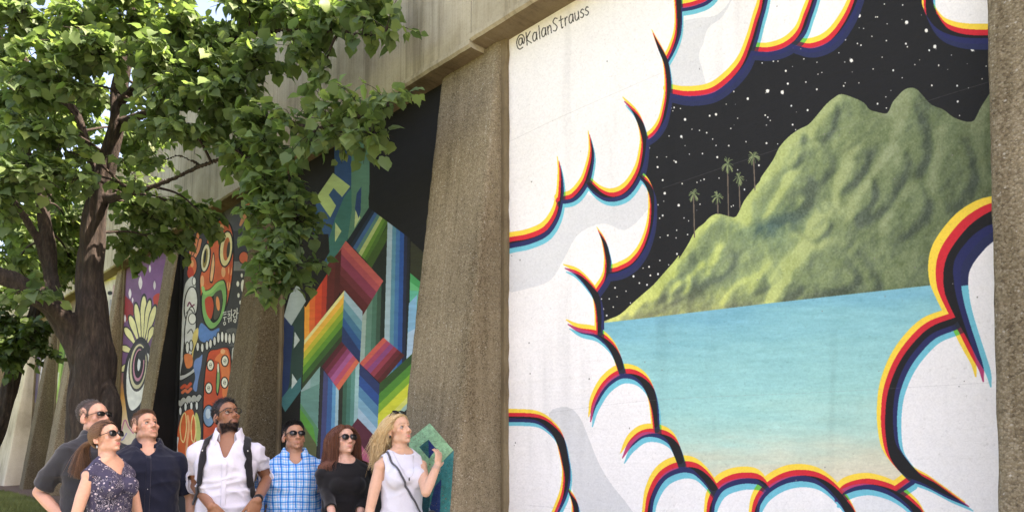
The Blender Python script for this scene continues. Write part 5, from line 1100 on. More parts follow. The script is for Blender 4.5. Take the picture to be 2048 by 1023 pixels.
# -- strands --------------------------------------------------------
def strand_mesh(name, paths, r0, r1, rs, mat, parent, extra=None):
    n, m, _ = paths.shape; T = np.gradient(paths, axis=1); T /= np.linalg.norm(T, axis=2, keepdims=True) + 1e-9
    ref = rs.normal(0, 1, (n, 1, 3)); u = np.cross(T, ref); u /= np.linalg.norm(u, axis=2, keepdims=True) + 1e-9; w = np.cross(T, u)
    rad = np.interp(np.linspace(0, 1, m), [0, .7, 1], [r0, r0 * .9, r1])[None, :, None]
    v = np.stack([paths + rad * (math.cos(a) * u + math.sin(a) * w) for a in (0, 2.094, 4.189)], 2)
    idx = np.arange(n * m * 3).reshape(n, m, 3); F = [np.stack([idx[:, :-1, j], idx[:, :-1, (j + 1) % 3], idx[:, 1:, (j + 1) % 3], idx[:, 1:, j]], -1).reshape(-1, 4) for j in range(3)]
    me = mesh_np(name, v.reshape(-1, 3), np.concatenate(F), True)
    at_ = me.attributes.new('rnd', 'FLOAT', 'POINT'); at_.data.foreach_set('value', np.repeat(np.clip(rs.rand(n) * .75 + .25 * n3(paths[:, 0] * 40), 0, 1), m * 3).astype(np.float32))
    return link(name, me, mat, parent)
HC = np.array([0, .012, .030]); HR = np.array([.080, .102, .096])      # collider of the head in head space
def push(h, c, r, k=1.0):
    q = (h - c) / (r * k); d = np.linalg.norm(q, axis=-1, keepdims=True); return np.where(d < 1, c + (h - c) / np.maximum(d, 1e-3), h)
def clothes_noise(co, no, amp, seed, zf=None):
    s = seed * 3.7; p = co + s
    w = np.stack([n3(p * 5), n3(p * 5 + 9), n3(p * 5 + 17)], 1) - .5; q = p + w * .09
    a = 1 - np.abs(2 * n3(q * np.array([5, 5, 17])) - 1); b_ = 1 - np.abs(2 * n3(q * np.array([20, 20, 6]) + 5) - 1); c = n3(q * 42) - .5
    q2 = q @ np.array(Matrix.Rotation(.8, 3, 'Y')); e = 1 - np.abs(2 * n3(q2 * np.array([6, 8, 20]) + 11) - 1)
    return (a ** 2 * .9 + b_ ** 2 * .5 + e ** 2 * .8 - .8) * amp + c * amp * .18
def garment(name, prims, voxel, cut, mat, parent, amp=.006, seed=1, thick=.004, sm=3, label=None):
    me = remesh(name, prims, voxel, sm); co = getco(me); no = getno(me); co = co + no * clothes_noise(co, no, amp, seed)[:, None]; setco(me, co)
    if cut is not None:
        kill = cut(co); bm = bmesh.new(); bm.from_mesh(me); bm.verts.ensure_lookup_table()
        bmesh.ops.delete(bm, geom=[bm.verts[i] for i in np.nonzero(kill)[0]], context='VERTS')
        loose = [v for v in bm.verts if not v.link_faces]; bmesh.ops.delete(bm, geom=loose, context='VERTS'); bd = {v: [e.other_vert(v) for e in v.link_edges if e.is_boundary] for v in bm.verts if any(e.is_boundary for e in v.link_edges)}
        for _ in range(14):
            nw = {v: (v.co * .5 + sum((o.co for o in ns), Vector()) / len(ns) * .5) for v, ns in bd.items() if len(ns) == 2}
            for v, q in nw.items(): v.co = q
        bm.to_mesh(me); bm.free()
    if thick:
        o = bpy.data.objects.new('tmp', me); COL.objects.link(o); m = o.modifiers.new('s', 'SOLIDIFY'); m.thickness = thick; m.offset = -1; m.use_even_offset = False
        me2 = bpy.data.meshes.new_from_object(o.evaluated_get(bpy.context.evaluated_depsgraph_get())); bpy.data.objects.remove(o); me = me2; me.name = name
    me.polygons.foreach_set('use_smooth', np.ones(len(me.polygons), dtype=bool))
    o = link(name, me, mat, parent)
    if label: o['label'] = label
    return o
class Surf:
    def __init__(self, me): self.t = BVHTree.FromPolygons([v.co for v in me.vertices], [tuple(p.vertices) for p in me.polygons])
    def front(self, x, z, off=.004, yaw=0.0):
        """point on the surface seen from the front (yaw turns the view)"""
        d = Vector((math.sin(yaw), -math.cos(yaw), 0)); s = Vector((x * math.cos(yaw), x * math.sin(yaw), z)) + d * .8; r = self.t.ray_cast(s, -d)
        return (None, None) if r[0] is None else (np.array(r[0] + r[1] * off), np.array(r[1]))
    def near(self, p, off=.004):
        r = self.t.find_nearest(Vector(p)); return np.array(r[0] + r[1] * off), np.array(r[1])
def ribbon(name, pts, nrm, w, th, mat, parent, smooth=5):
    P = smooth_path(pts, smooth); Nn = np.stack([np.interp(np.linspace(0, 1, len(P)), np.linspace(0, 1, len(nrm)), np.array(nrm)[:, i]) for i in range(3)], 1); Nn /= np.linalg.norm(Nn, axis=1)[:, None]
    T = np.gradient(P, axis=0); T /= np.linalg.norm(T, axis=1)[:, None] + 1e-9; S = np.cross(T, Nn); S /= np.linalg.norm(S, axis=1)[:, None] + 1e-9
    R = [(P[i], S[i] * w / 2, Nn[i] * th) for i in range(len(P))]; return link(name, pydata(name, [loft(R, 12)]), mat, parent)
# -- body -----------------------------------------------------------
def rings(k, lst, off=0.0): return loft([((0, y0 * k, z * k), ((rx * k + off), 0, 0), (0, (ry * k + off), 0)) for z, rx, ry, y0 in lst], 32)
MALE = [(.84, .150, .105, .01), (.92, .168, .115, .01), (1.0, .160, .112, .0), (1.1, .155, .110, -.005), (1.2, .163, .114, -.005), (1.3, .176, .116, 0), (1.37, .168, .104, .008), (1.42, .122, .076, .018), (1.455, .084, .062, .024), (1.485, .062, .056, .024)]
FEMALE = [(.84, .160, .108, .01), (.92, .172, .115, .01), (1.0, .152, .102, .0), (1.08, .132, .090, -.002), (1.18, .138, .092, -.002), (1.28, .150, .098, .0), (1.36, .152, .088, .008), (1.41, .112, .066, .018), (1.45, .074, .054, .024), (1.48, .052, .048, .024)]
class Person: pass
def person(px, py, Y, eye, yaw, hyaw, hpitch, label, skin=(206, 160, 134), lips=(188, 124, 108), brow=(60, 44, 36), hairc=(50, 38, 32), fem=0, hl=HL, beard=0, stub=0, hs=1.0, girth=1.0, arms=None, hands=(None, None), smile=.4, wide=1.0, jaw=1.0, roll=0.0, nose=1.0, bust=1.0, lean=0.0):
    p = Person(); yaw, hyaw, hpitch = (math.radians(q) for q in (yaw, hyaw, hpitch)); hrel = hyaw - yaw
    Rh = rotm(hrel, hpitch, roll); tgt = at(px, py, Y); k0 = tgt.z / (1.535 + (Rh @ np.array([0, -.012, .105]))[2]); piv = np.array([0, .03, 1.535]) * k0; ho = piv + Rh @ (np.array([0, -.012, .105]) * k0); p.Rh, p.ho, p.hs = Rh, ho, hs * k0 * .955; k = p.k = k0 * 1.03
    Rb = np.array(Matrix.Rotation(yaw, 3, 'Z')); off = Rb @ ho; loc = np.array([tgt.x - off[0], tgt.y - off[1], 0.0]); loc[2] = 0.015
    root = empty('person', loc, yaw); tag(root, label, 'person', None); p.root = root
    G = FEMALE if fem else MALE; G = [(z, rx * girth, ry * girth, y0) for z, rx, ry, y0 in G]; p.G = G
    shx = (.146 if fem else .166) * (girth * .5 + .5); shr = .040 if fem else .049; p.sh = [np.array([s * shx, .016, 1.362]) * k for s in (-1, 1)]
    arms = arms or [((-.245, .03, 1.12), (-.255, -.06, .885)), ((.245, .03, 1.12), (.255, -.06, .885))]; p.arms = [[np.array(a) * k for a in q] for q in arms]
    P = [rings(k, G, -.006)]; ar = (.038, .033, .024) if fem else (.042, .038, .027); p.ar = [q * k for q in ar]
    for i, s in enumerate((-1, 1)):
        e, w = p.arms[i]; S = p.sh[i]; P += [ellipsoid(S, (shr * k, .05 * k, shr * k))]; P += limb([S, S * .5 + e * .5 + np.array([0, 0, .005]), e], [shr * k * .92, ar[0] * k, ar[1] * .92 * k]); m = e * .65 + w * .35; P += limb([e, m, w], [ar[1] * .92 * k, ar[1] * k * .97, ar[2] * k])
        P += [cone(np.array([0, .028, 1.475]) * k, S + np.array([0, 0, -.004]), .046 * k, .040 * k)]
        hd = hands[i]; fd = w - e; fd /= np.linalg.norm(fd)
        if hd is None: P += hand(w - fd * .01, fd, (-s, -.2, 0), .35, side=-s, k=k * (.9 if fem else 1.03))
        else: P += hand(w - np.array(hd['f']) * .01, hd['f'], hd['p'], hd.get('c', .35), side=hd.get("side", -s), spread=hd.get('sp', .12), th=hd.get('th', 1.0), k=k * (.9 if fem else 1.03))
        hp = np.array([s * .088, .012, .90]) * k; kn = np.array([s * .10, -.01, .50]) * k; an = np.array([s * .11, .03, .09]) * k; P += limb([hp, hp * .5 + kn * .5, kn, kn * .6 + an * .4, an], [q * k for q in (.090, .075, .056, .054, .036)]); P += limb([an, np.array([s * .12, -.10, .035]) * k], [.035 * k, .03 * k])
    if fem: P += [ellipsoid(np.array([s * .066, -.074, 1.285]) * k, np.array([.056, .048, .058]) * k * bust) for s in (-1, 1)]
    nr = (.046 if fem else .058) * k; P += [cone(piv + np.array([0, .008, -.075 * k]), ho + Rh @ (np.array([0, .018, -.055]) * p.hs), nr * 1.06, nr * .98)]
    P += [cone(piv + np.array([0, -.012, -.06 * k]), ho + Rh @ (np.array([0, -.012, -.085]) * p.hs), nr * .8, nr * .72)]
    P += xf(head_prims(fem, wide, jaw, nose), Rh * p.hs, ho)
    me = remesh('body', P, .0056, 2); co = getco(me); h = (co - ho) @ Rh / p.hs; reg = (h[:, 2] > -.14) & (np.abs(h[:, 0]) < .1) & (np.abs(h[:, 1]) < .14)
    d = face_sculpt(h[reg], fem, smile); co[reg] += (d * p.hs) @ Rh.T; setco(me, co); h = (co - ho) @ Rh / p.hs; no = getno(me)
    c = np.tile(L3(skin) * .86, (len(co), 1)); c[reg] = face_colour(h[reg], no[reg], skin, lips, brow, hairc, hl, beard, fem, stub); setcol(me, c)
    o = link('body', me, M_skin, root); p.body = me; p.skin = skin; p.reg = reg
    return p
def hxf(p, pts): return np.array(pts) * p.hs @ p.Rh.T + p.ho
def toh(p, q): return (q - p.ho) @ p.Rh / p.hs
def scalp(p, n, hl, rs, lowback=0.0):
    me = p.body; co = getco(me); polys = [tuple(q.vertices) for q in me.polygons if p.reg[q.vertices[0]]]; T = BVHTree.FromPolygons([Vector(v) for v in co], polys); pts = []; nr = []
    while len(pts) < n:
        d = rs.normal(0, 1, 3); d /= np.linalg.norm(d)
        if d[2] < -.75: continue
        o = hxf(p, np.array([0, .01, .03]) + d * .3); dw = p.Rh @ d; r = T.ray_cast(Vector(o), Vector(-dw))
        if r[0] is None: continue
        h = toh(p, np.array(r[0]))
        if abs(h[0]) > .0735 and h[2] < .03: continue
        if h[2] > np.interp(h[1], [q[0] for q in hl], [q[1] for q in hl]) + rs.uniform(0, .006): pts.append(h); nr.append(p.Rh.T @ np.array(r[1]))
    return np.array(pts), np.array(nr)
def short_hair(p, mat, n=2600, hl=HL, length=(.012, .03), comb=(0, -.3, .5), lift=.5, rs=None, rad=.0011, m=4):
    rs = rs or np.random.RandomState(3); h, nn = scalp(p, n, hl, rs); top = np.clip((h[:, 2] - .04) / .06, 0, 1); L = length[0] + (length[1] - length[0]) * top * rs.uniform(.7, 1.1, n)
    side = np.stack([np.zeros(n), np.full(n, .5), np.full(n, -.6)], 1); cb = np.array(comb)[None] * top[:, None] + side * (1 - top[:, None]); d = nn * (lift * (.35 + .65 * top))[:, None] + cb + rs.normal(0, .18, (n, 3)); d /= np.linalg.norm(d, axis=1)[:, None]
    t = np.linspace(0, 1, m)[None, :, None]; path = h[:, None] - nn[:, None] * .001 + d[:, None] * L[:, None, None] * t + cb[:, None] * (L[:, None, None] * .35 * t * t) ; 
    return strand_mesh('hair', hxf(p, path), rad, rad * .45, rs, mat, p.root)
def long_hair(p, mat, n=2400, hl=HL, length=.42, part=0.0, rs=None, rad=.0013, m=22, wave=.004, forward=.3, tie=None, tail=.26, back=0.0):
    rs = rs or np.random.RandomState(4); h, nn = scalp(p, n, hl, rs); down = p.Rh.T @ np.array([0, 0, -1.]); paths = []
    if tie is not None:
        tie = np.array(tie); K = 9; t = np.linspace(0, 1, K); P = []
        for i in range(K): q = h * (1 - t[i]) + (tie + (h - tie) * .09) * t[i]; q = push(q, HC, HR, 1.06 + .02 * math.sin(t[i] * 3.1)); P.append(q)
        P = np.stack(P, 1); cur = P[:, -1].copy(); sp = rs.normal(0, 1, (n, 3)) * .012; v = np.array([0, .75, .25]) + (h - tie) * 1.2; tl = tail * rs.uniform(.72, 1.0, n); Q = []
        for i in range(m):
            f = i / m; dirn = v * (1 - f) ** 2.2 * .9 + down * (.25 + f * 1.1) + sp * 9 * (.3 + f) ; dirn /= np.linalg.norm(dirn, axis=1)[:, None]; cur = cur + dirn * (tl / m)[:, None]; w = p.ho + (cur * p.hs) @ p.Rh.T; w = push(w, np.array([0, .02, 1.27]) * p.k, np.array([.185, .125, .175]) * p.k, 1.06); cur = toh(p, w); Q.append(cur.copy())
        path = np.concatenate([P, np.stack(Q, 1)], 1)
    else:
        cur = h - nn * .001; L = length * rs.uniform(.86, 1.0, n); sgn = np.where(h[:, 0] > part, 1., -1.) * 1.0; Q = [cur.copy()]
        ph = rs.uniform(0, 6.28, n); fz = rs.normal(0, 1, (n, 3)) * (rs.rand(n, 1) ** 2) * 1.6; clump = np.floor(n3(h * 60) * 9)
        for i in range(m):
            f = i / m; s_ = np.stack([sgn, np.where(h[:, 1] < -.02, -.1 * forward * 3, .5), np.full(n, .2)], 1) * max(0, .85 - f * 3.2); dirn = s_ + down * (.3 + min(1, f * 4)) + nn * (.25 if i < 2 else 0) + np.array([0, back * (1 if f < .6 else 0), 0])
            dirn = dirn + np.stack([np.sin(ph * .2 + clump + f * 14), np.cos(clump * 2 + f * 12), np.zeros(n)], 1) * wave * 40 * f + rs.normal(0, .05, (n, 3)); dirn /= np.linalg.norm(dirn, axis=1)[:, None]; cur = cur + dirn * (L / m)[:, None] + fz * f * .0022
            cur = push(cur, HC, HR, 1.05 + .05 * n3(h * 30)[:, None]); 
            # keep the face free
            fc = (cur[:, 1] < -.055) & (np.abs(cur[:, 0]) < .068) & (cur[:, 2] < .055); cur[fc, 0] += np.sign(cur[fc, 0] + 1e-4) * .016; 
            w = p.ho + (cur * p.hs) @ p.Rh.T; w = push(w, np.array([0, .02, 1.26]) * p.k, np.array([.175, .125, .185]) * p.k, 1.07); w = push(w, np.array([0, .02, 1.41]) * p.k, np.array([.17, .075, .055]) * p.k, 1.1); cur = toh(p, w); Q.append(cur.copy())
        path = np.stack(Q, 1)
    return strand_mesh('hair', hxf(p, path), rad, rad * .4, rs, mat, p.root)
def eyes(p, col=(70, 50, 36)):
    for s in (-1, 1):
        v, F = ellipsoid((0, 0, 0), (.0118, .0118, .0118), nu=24, nv=18); g = np.array([.0, -1, .12]); g /= np.linalg.norm(g); dd = (v / .0118) @ g
        c = np.where((dd > .9)[:, None], L3(col), np.array([.42, .37, .34])); c = np.where((dd > .965)[:, None], [.01, .01, .01], c)
        me = pydata('eyeball', [(hxf(p, v + np.array([s * .0295, -.0672, .0005])), F)]); setcol(me, c); link('eyeball', me, M_eye, p.root)
        lid = smooth_path([(s * .0175, -.0765, -.001), (s * .023, -.0800, .0035), (s * .030, -.0808, .0050), (s * .037, -.078, .0035), (s * .042, -.073, -.001)], 4); R = hxf(p, lid); v, F = tube(R, np.interp(np.linspace(0, 1, len(R)), [0, .5, 1], [.0007, .0016, .001]), 6); link('eyelashes', mesh_np('eyelashes', v, F, True), M_frame, p.root)
def glasses(p, lens=M_lens, name='sunglasses', w=.026, hgt=.019, frame=.0016, tr=(0, 0, 0), pitch=0.0, label=None, wrap=.16, ztop=.002):
    R2 = np.array(Matrix.Rotation(pitch, 3, 'X')); f = lambda q: hxf(p, (np.array(q) @ R2.T) + np.array(tr)); prims = []; root = None; parts = []
    t = np.linspace(0, 2 * PI, 28, endpoint=False)
    def outline(s, k=1.0):
        x = np.sign(np.cos(t)) * np.abs(np.cos(t)) ** .8 * w * k; z = np.sign(np.sin(t)) * np.abs(np.sin(t)) ** .8 * hgt * k; z = z - np.where(z < 0, .002 * np.cos(t), 0) * s
        return np.stack([s * .0325 + x, -.1015 + wrap * 1.0 * (np.abs(s * .0325 + x)) ** 2 * 22 * .35, z + ztop], 1)
    for s in (-1, 1):
        o = outline(s); c = np.vstack([o, o[:1], o[1:2]]); v, F = tube(f(c), np.full(len(c), frame), 6); prims.append((v, [tuple(q) for q in F])); parts.append(outline(s, .97))
        tp = smooth_path([(s * .0575, o[:, 1].max() - .001, .009), (s * .068, -.055, .010), (s * .0765, -.01, .006), (s * .080, .020, -.006)], 3); v, F = tube(f(tp), np.full(len(tp), frame * 1.25), 6); prims.append((v, [tuple(q) for q in F]))
    br = smooth_path([(-.0085, -.1025, .006), (0, -.1045, .009), (.0085, -.1025, .006)], 3); v, F = tube(f(br), np.full(len(br), frame), 6); prims.append((v, [tuple(q) for q in F]))
    root = link(name, pydata(name, prims), M_frame, p.root)
    if label: root['label'] = label
    for o in parts:
        c = o.mean(0); v = [c + [0, -.002, 0]] + list(o) + [c + [0, .001, 0]] + list(o + [0, .0015, 0]); n = len(o); F = [(0, 1 + i, 1 + (i + 1) % n) for i in range(n)] + [(n + 1, n + 2 + (i + 1) % n, n + 2 + i) for i in range(n)] + [(1 + i, n + 2 + i, n + 2 + (i + 1) % n, 1 + (i + 1) % n) for i in range(n)]
        link('lens', pydata('lens', [(f(np.array(v)), F)]), lens, root)
    return root
def top_prims(p, off=.012, sleeve='short', armoff=None, end=None, hem=None, flare=0.0, bust=1.0, G=None, fem=False):
    k = p.k; G = G or p.G; G2 = [(z, rx + (flare * max(0, (1.15 - z) / .3)), ry + (flare * .8 * max(0, (1.15 - z) / .3)), y0) for z, rx, ry, y0 in G if z >= (hem or .8)]
    if hem: G2 = [(hem, G2[0][1], G2[0][2], G2[0][3])] + G2
    P = [rings(k, G2, off)]; ao = armoff if armoff is not None else off
    for i, s in enumerate((-1, 1)):
        S = p.sh[i]; e, w = p.arms[i]; P.append(cone(np.array([0, .028, 1.462]) * k, S + np.array([0, 0, -.002]), .044 * k + off * .7, .040 * k + off))
        if sleeve == 'none': P.append(ellipsoid(S - np.array([s * .018, 0, .004]), (.040 * k + off * .6, .045 * k + off, .046 * k + off))); continue
        shr = (.040 if fem else .049) * k; P.append(ellipsoid(S, (shr + off, .052 * k + off, shr + off))); P += limb([S, S * .5 + e * .5, e], [shr * .94 + ao, p.ar[0] + ao * 1.15, p.ar[1] * .95 + ao * 1.1])
        if sleeve != 'short': t_ = end or 1.0; w2 = e + (w - e) * t_; P += limb([e, w2], [p.ar[1] * .95 + ao * 1.1, (p.ar[1] * (1 - t_) + p.ar[2] * t_) + ao])
    if fem: P += [ellipsoid(np.array([s * .064, -.074, 1.285]) * k, np.array([.056, .048, .060]) * k * bust + off) for s in (-1, 1)] + [cone(np.array([-.05, -.080, 1.285]) * k, np.array([.05, -.080, 1.285]) * k, (.034 * k + off) * bust, (.034 * k + off) * bust)]
    return P
def neck_cut(p, r=.066, front=.05, z=1.495, vdepth=.0, rx=None):
    """round neckline; vdepth lowers it in a V at the front"""
    k = p.k
    def f(co):
        x, y, zz = co[:, 0] / k, (co[:, 1] / k - .022), co[:, 2] / k; rr = np.sqrt((x / (rx or r)) ** 2 + (y / r) ** 2)
        fr = np.clip(-y / .06, 0, 1); zc = z - front * fr - vdepth * np.clip(1 - np.abs(x) / .045, 0, 1) * fr
        v = (np.abs(x) < .045 * np.clip((zz - (z - front - vdepth)) / max(vdepth, .01), 0, 1)) & (y < -.03) & (zz > z - front - vdepth) if vdepth else False
        return ((zz > zc) & (rr < 1.0 + .35 * fr)) | v
    return f
def in_torso(p, co, off):
    z = co[:, 2] / p.k; zs = [g[0] for g in p.G]; rx = np.interp(z, zs, [g[1] for g in p.G]) * p.k + off; ry = np.interp(z, zs, [g[2] for g in p.G]) * p.k + off; y0 = np.interp(z, zs, [g[3] for g in p.G]) * p.k
    return (co[:, 0] / rx) ** 2 + ((co[:, 1] - y0) / ry) ** 2 < 1
def sleeve_cut(p, where, which=(0, 1), off=.03):
    def f(co):
        kill = np.zeros(len(co), bool)
        for i in which:
            A, B_ = (p.sh[i], p.arms[i][0]) if where[0] == 'upper' else (p.arms[i][0], p.arms[i][1]); q = A + (B_ - A) * where[1]; d = (B_ - A) / np.linalg.norm(B_ - A)
            ax = co - q; t = ax @ d; rad = np.linalg.norm(ax - t[:, None] * d, axis=1); kill |= (t > 0) & (t < .12) & (rad < .09 * p.k)
        return kill & ~in_torso(p, co, off)
    return f
def allcut(*fs): return lambda co: np.any([f(co) for f in fs], axis=0)
def hem_cut(p, z): return lambda co: co[:, 2] < z * p.k
def collar(p, mat, sf, r=.064, spread=.07, h=.032, z=1.458, open_=.55, flap=.045, front=.050, label=None):
    z = z + .026
    k = p.k; th = np.linspace(-PI / 2 + open_, 1.5 * PI - open_, 40); P = []
    prof = [(0.0, -.02), (0.0, h * .6), (.002, h), (.007, h + .001), (.018, h * .45), (.036, h - flap - .022)]
    for j, a in enumerate(th):
        e = min(1, min(j, 39 - j) / 6); fr = max(0, -math.sin(a)); row = []
        for dr, dz in prof:
            rr = r + dr * (1 + (spread - .05) * 8 * (1 - e)); x = rr * math.cos(a) * 1.04; y = rr * math.sin(a) * 1.0 + .022; zz = z + dz - front * fr ** 1.5 + (.0 if e == 1 else -.016 * (1 - e) * (dz < h * .5))
            row.append((x * k, y * k, zz * k))
        P.append(row)
    v = np.array(P).reshape(-1, 3); m = len(prof)
    for i in range(len(v)):
        if i % m >= 4:
            q, n_ = sf.near(v[i], .0)
            d_ = (v[i] - q) @ n_
            if d_ < .004: v[i] = q + n_ * .005
            elif d_ > .02: v[i] = v[i] - n_ * (d_ - .012) * .7
    F = [(i * m + j, (i + 1) * m + j, (i + 1) * m + j + 1, i * m + j + 1) for i in range(39) for j in range(m - 1)]
    me = pydata('collar', [(v, F)]); o = bpy.data.objects.new('tmp', me); COL.objects.link(o); md = o.modifiers.new('s', 'SOLIDIFY'); md.thickness = .003; md.offset = 0; s2 = o.modifiers.new('u', 'SUBSURF'); s2.levels = 1; s2.render_levels = 1
    me2 = bpy.data.meshes.new_from_object(o.evaluated_get(bpy.context.evaluated_depsgraph_get())); bpy.data.objects.remove(o); me2.polygons.foreach_set('use_smooth', np.ones(len(me2.polygons), dtype=bool)); return link('collar', me2, mat, p.root)
def lowers(p, mat=None):
    k = p.k; P = [rings(k, [(.80, p.G[0][1], p.G[0][2], .01), (.92, p.G[1][1], p.G[1][2], .01), (1.0, p.G[2][1], p.G[2][2], 0)], .008)]
    for s in (-1, 1):
        hp = np.array([s * .088, .012, .88]) * k; kn = np.array([s * .10, -.01, .50]) * k; an = np.array([s * .11, .03, .09]) * k; P += limb([hp, kn, an], [.100 * k, .072 * k, .058 * k])
        sh = [ellipsoid(np.array([s * .118, -.06, .045]) * k, np.array([.048, .13, .042]) * k), ellipsoid(np.array([s * .112, .03, .06]) * k, np.array([.042, .05, .055]) * k)]
        me = remesh('shoe', sh, .012, 2); co = getco(me); co[:, 2] = np.maximum(co[:, 2], .002); setco(me, co); link('shoe', me, M_shoe, p.root)
    garment('trousers', P, .018, lambda co: co[:, 2] < .07 * k, mat or M_jean, p.root, .006, 7, .004)
def buttons(p, sf, zs, x=0.0, mat=None, r=.0048, yaw=0.0):
    for z in zs:
        q, n = sf.front(x, z * p.k, .002, yaw)
        if q is None: continue
        Rm = np.array(Vector(n).to_track_quat('Z', 'Y').to_matrix()); link('button', pydata('button', [ellipsoid(q, (r, r, .0018), Rm, 10, 6)]), mat, p.root)
# ------------------------------------------------------------------ cloth materials
def cloth(name, col, noise=.1, sc_=120, bump=.25, rough=.85, spec=.2, sheen=.2): return plain(name, col, rough, noise, sc_, bump, spec, sheen=sheen)
M_char = cloth('charcoal_knit', (46, 48, 53)); M_navy = cloth('navy_cotton', (21, 26, 44)); M_white = cloth('white_cotton', (204, 204, 217), .04); M_black = cloth('black_knit', (19, 18, 20)); M_wtop = cloth('white_jersey', (212, 212, 222), .03)
M_strapb = cloth('black_webbing', (26, 26, 30)); M_strapg = cloth('grey_strap', (88, 88, 94)); M_but = plain('pale_button', (214, 214, 206), .4, .05, 20)
def plaid():
    m, nt, b = newmat('blue_plaid'); tc = N(nt, 'ShaderNodeTexCoord'); sp = N(nt, 'ShaderNodeSeparateXYZ')
    nz = N(nt, 'ShaderNodeTexNoise', i_Scale=7.0); nt.links.new(tc.outputs['Object'], nz.inputs['Vector']); vm = N(nt, 'ShaderNodeVectorMath', operation='MULTIPLY_ADD'); nt.links.new(nz.outputs['Color'], vm.inputs[0]); vm.inputs[1].default_value = (.03, .03, .03); nt.links.new(tc.outputs['Object'], vm.inputs[2]); nt.links.new(vm.outputs[0], sp.inputs[0])
    c = None; W_ = lin((232, 236, 246)); B1 = lin((124, 194, 236)); B2 = lin((74, 156, 222)); D = lin((150, 150, 186)); G = lin((164, 216, 242))
    for i, ax in enumerate(('X', 'Z')):
        mm = N(nt, 'ShaderNodeMath', operation='MULTIPLY'); nt.links.new(sp.outputs[ax], mm.inputs[0]); mm.inputs[1].default_value = 1 / (.046 if i == 0 else .050); ad = N(nt, 'ShaderNodeMath', operation='ADD'); nt.links.new(mm.outputs[0], ad.inputs[0]); ad.inputs[1].default_value = 100.3; fr = N(nt, 'ShaderNodeMath', operation='FRACT'); nt.links.new(ad.outputs[0], fr.inputs[0])
        r = ramp(nt, fr.outputs[0], [(0, W_), (.14, B1), (.26, W_), (.31, D), (.35, W_), (.46, B2), (.66, G), (.76, W_), (.84, B1), (.90, W_)]); r.color_ramp.interpolation = 'CONSTANT'
        c = r.outputs[0] if c is None else mixc(nt, .95, c, r.outputs[0], 'MULTIPLY')
    nt.links.new(c, b.inputs['Base Color']); b.inputs['Roughness'].default_value = .85; b.inputs['Specular IOR Level'].default_value = .2; return m
def paisley():
    m, nt, b = newmat('patterned_cloth'); tc = N(nt, 'ShaderNodeTexCoord'); nz = N(nt, 'ShaderNodeTexNoise', i_Scale=16.0, i_Detail=2.0, i_Distortion=1.5); nt.links.new(tc.outputs['Object'], nz.inputs['Vector'])
    w = N(nt, 'ShaderNodeTexWave', i_Scale=13.0, i_Distortion=14.0, i_Detail=2.0); w.inputs['Detail Scale'].default_value = 2.2; nt.links.new(tc.outputs['Object'], w.inputs['Vector'])
    r = ramp(nt, w.outputs['Fac'], [(0, lin((30, 32, 52))), (.42, lin((40, 42, 62))), (.5, lin((176, 166, 176))), (.68, lin((196, 188, 192))), (.76, lin((58, 58, 82)))])
    v = N(nt, 'ShaderNodeTexVoronoi', i_Scale=34.0); nt.links.new(tc.outputs['Object'], v.inputs['Vector']); r2 = ramp(nt, v.outputs['Distance'], [(.12, lin((204, 194, 198))), (.26, lin((58, 56, 80)))]); k = ramp(nt, nz.outputs[0], [(.45, (0, 0, 0, 1)), (.52, (1, 1, 1, 1))])
    nt.links.new(mixc(nt, k.outputs[0], r.outputs[0], r2.outputs[0]), b.inputs['Base Color']); b.inputs['Roughness'].default_value = .85; return m
M_plaid = plaid(); M_pais = paisley()
H_dark = hairmat('dark_greying_hair', (40, 34, 32), (112, 104, 100)); H_brown = hairmat('brown_hair', (52, 36, 28), (118, 84, 62)); H_pony = hairmat('streaked_brown_hair', (58, 40, 32), (146, 108, 78)); H_black = hairmat('black_hair', (16, 14, 15), (40, 34, 34)); H_red = hairmat('auburn_hair', (66, 38, 28), (136, 84, 60)); H_blond = hairmat('blond_hair', (190, 150, 98), (242, 220, 172)); H_short = hairmat('short_brown_hair', (70, 50, 36), (128, 96, 70))
def armpx(hp, yaw, k, pts):
    """joints seen at pixels of the photograph -> body space"""
    b0 = at(*hp); Rb = np.array(Matrix.Rotation(math.radians(yaw), 3, 'Z')); out = []
    for x, y, Y in pts:
        q = at(x, y, Y); d = Rb.T @ np.array([q.x - b0.x, q.y - b0.y, 0]); out.append((d[0] / k, d[1] / k + .0, q.z / k))
    return out
def place(hp, yaw, eye): return hp[0], hp[1], hp[2], eye, yaw
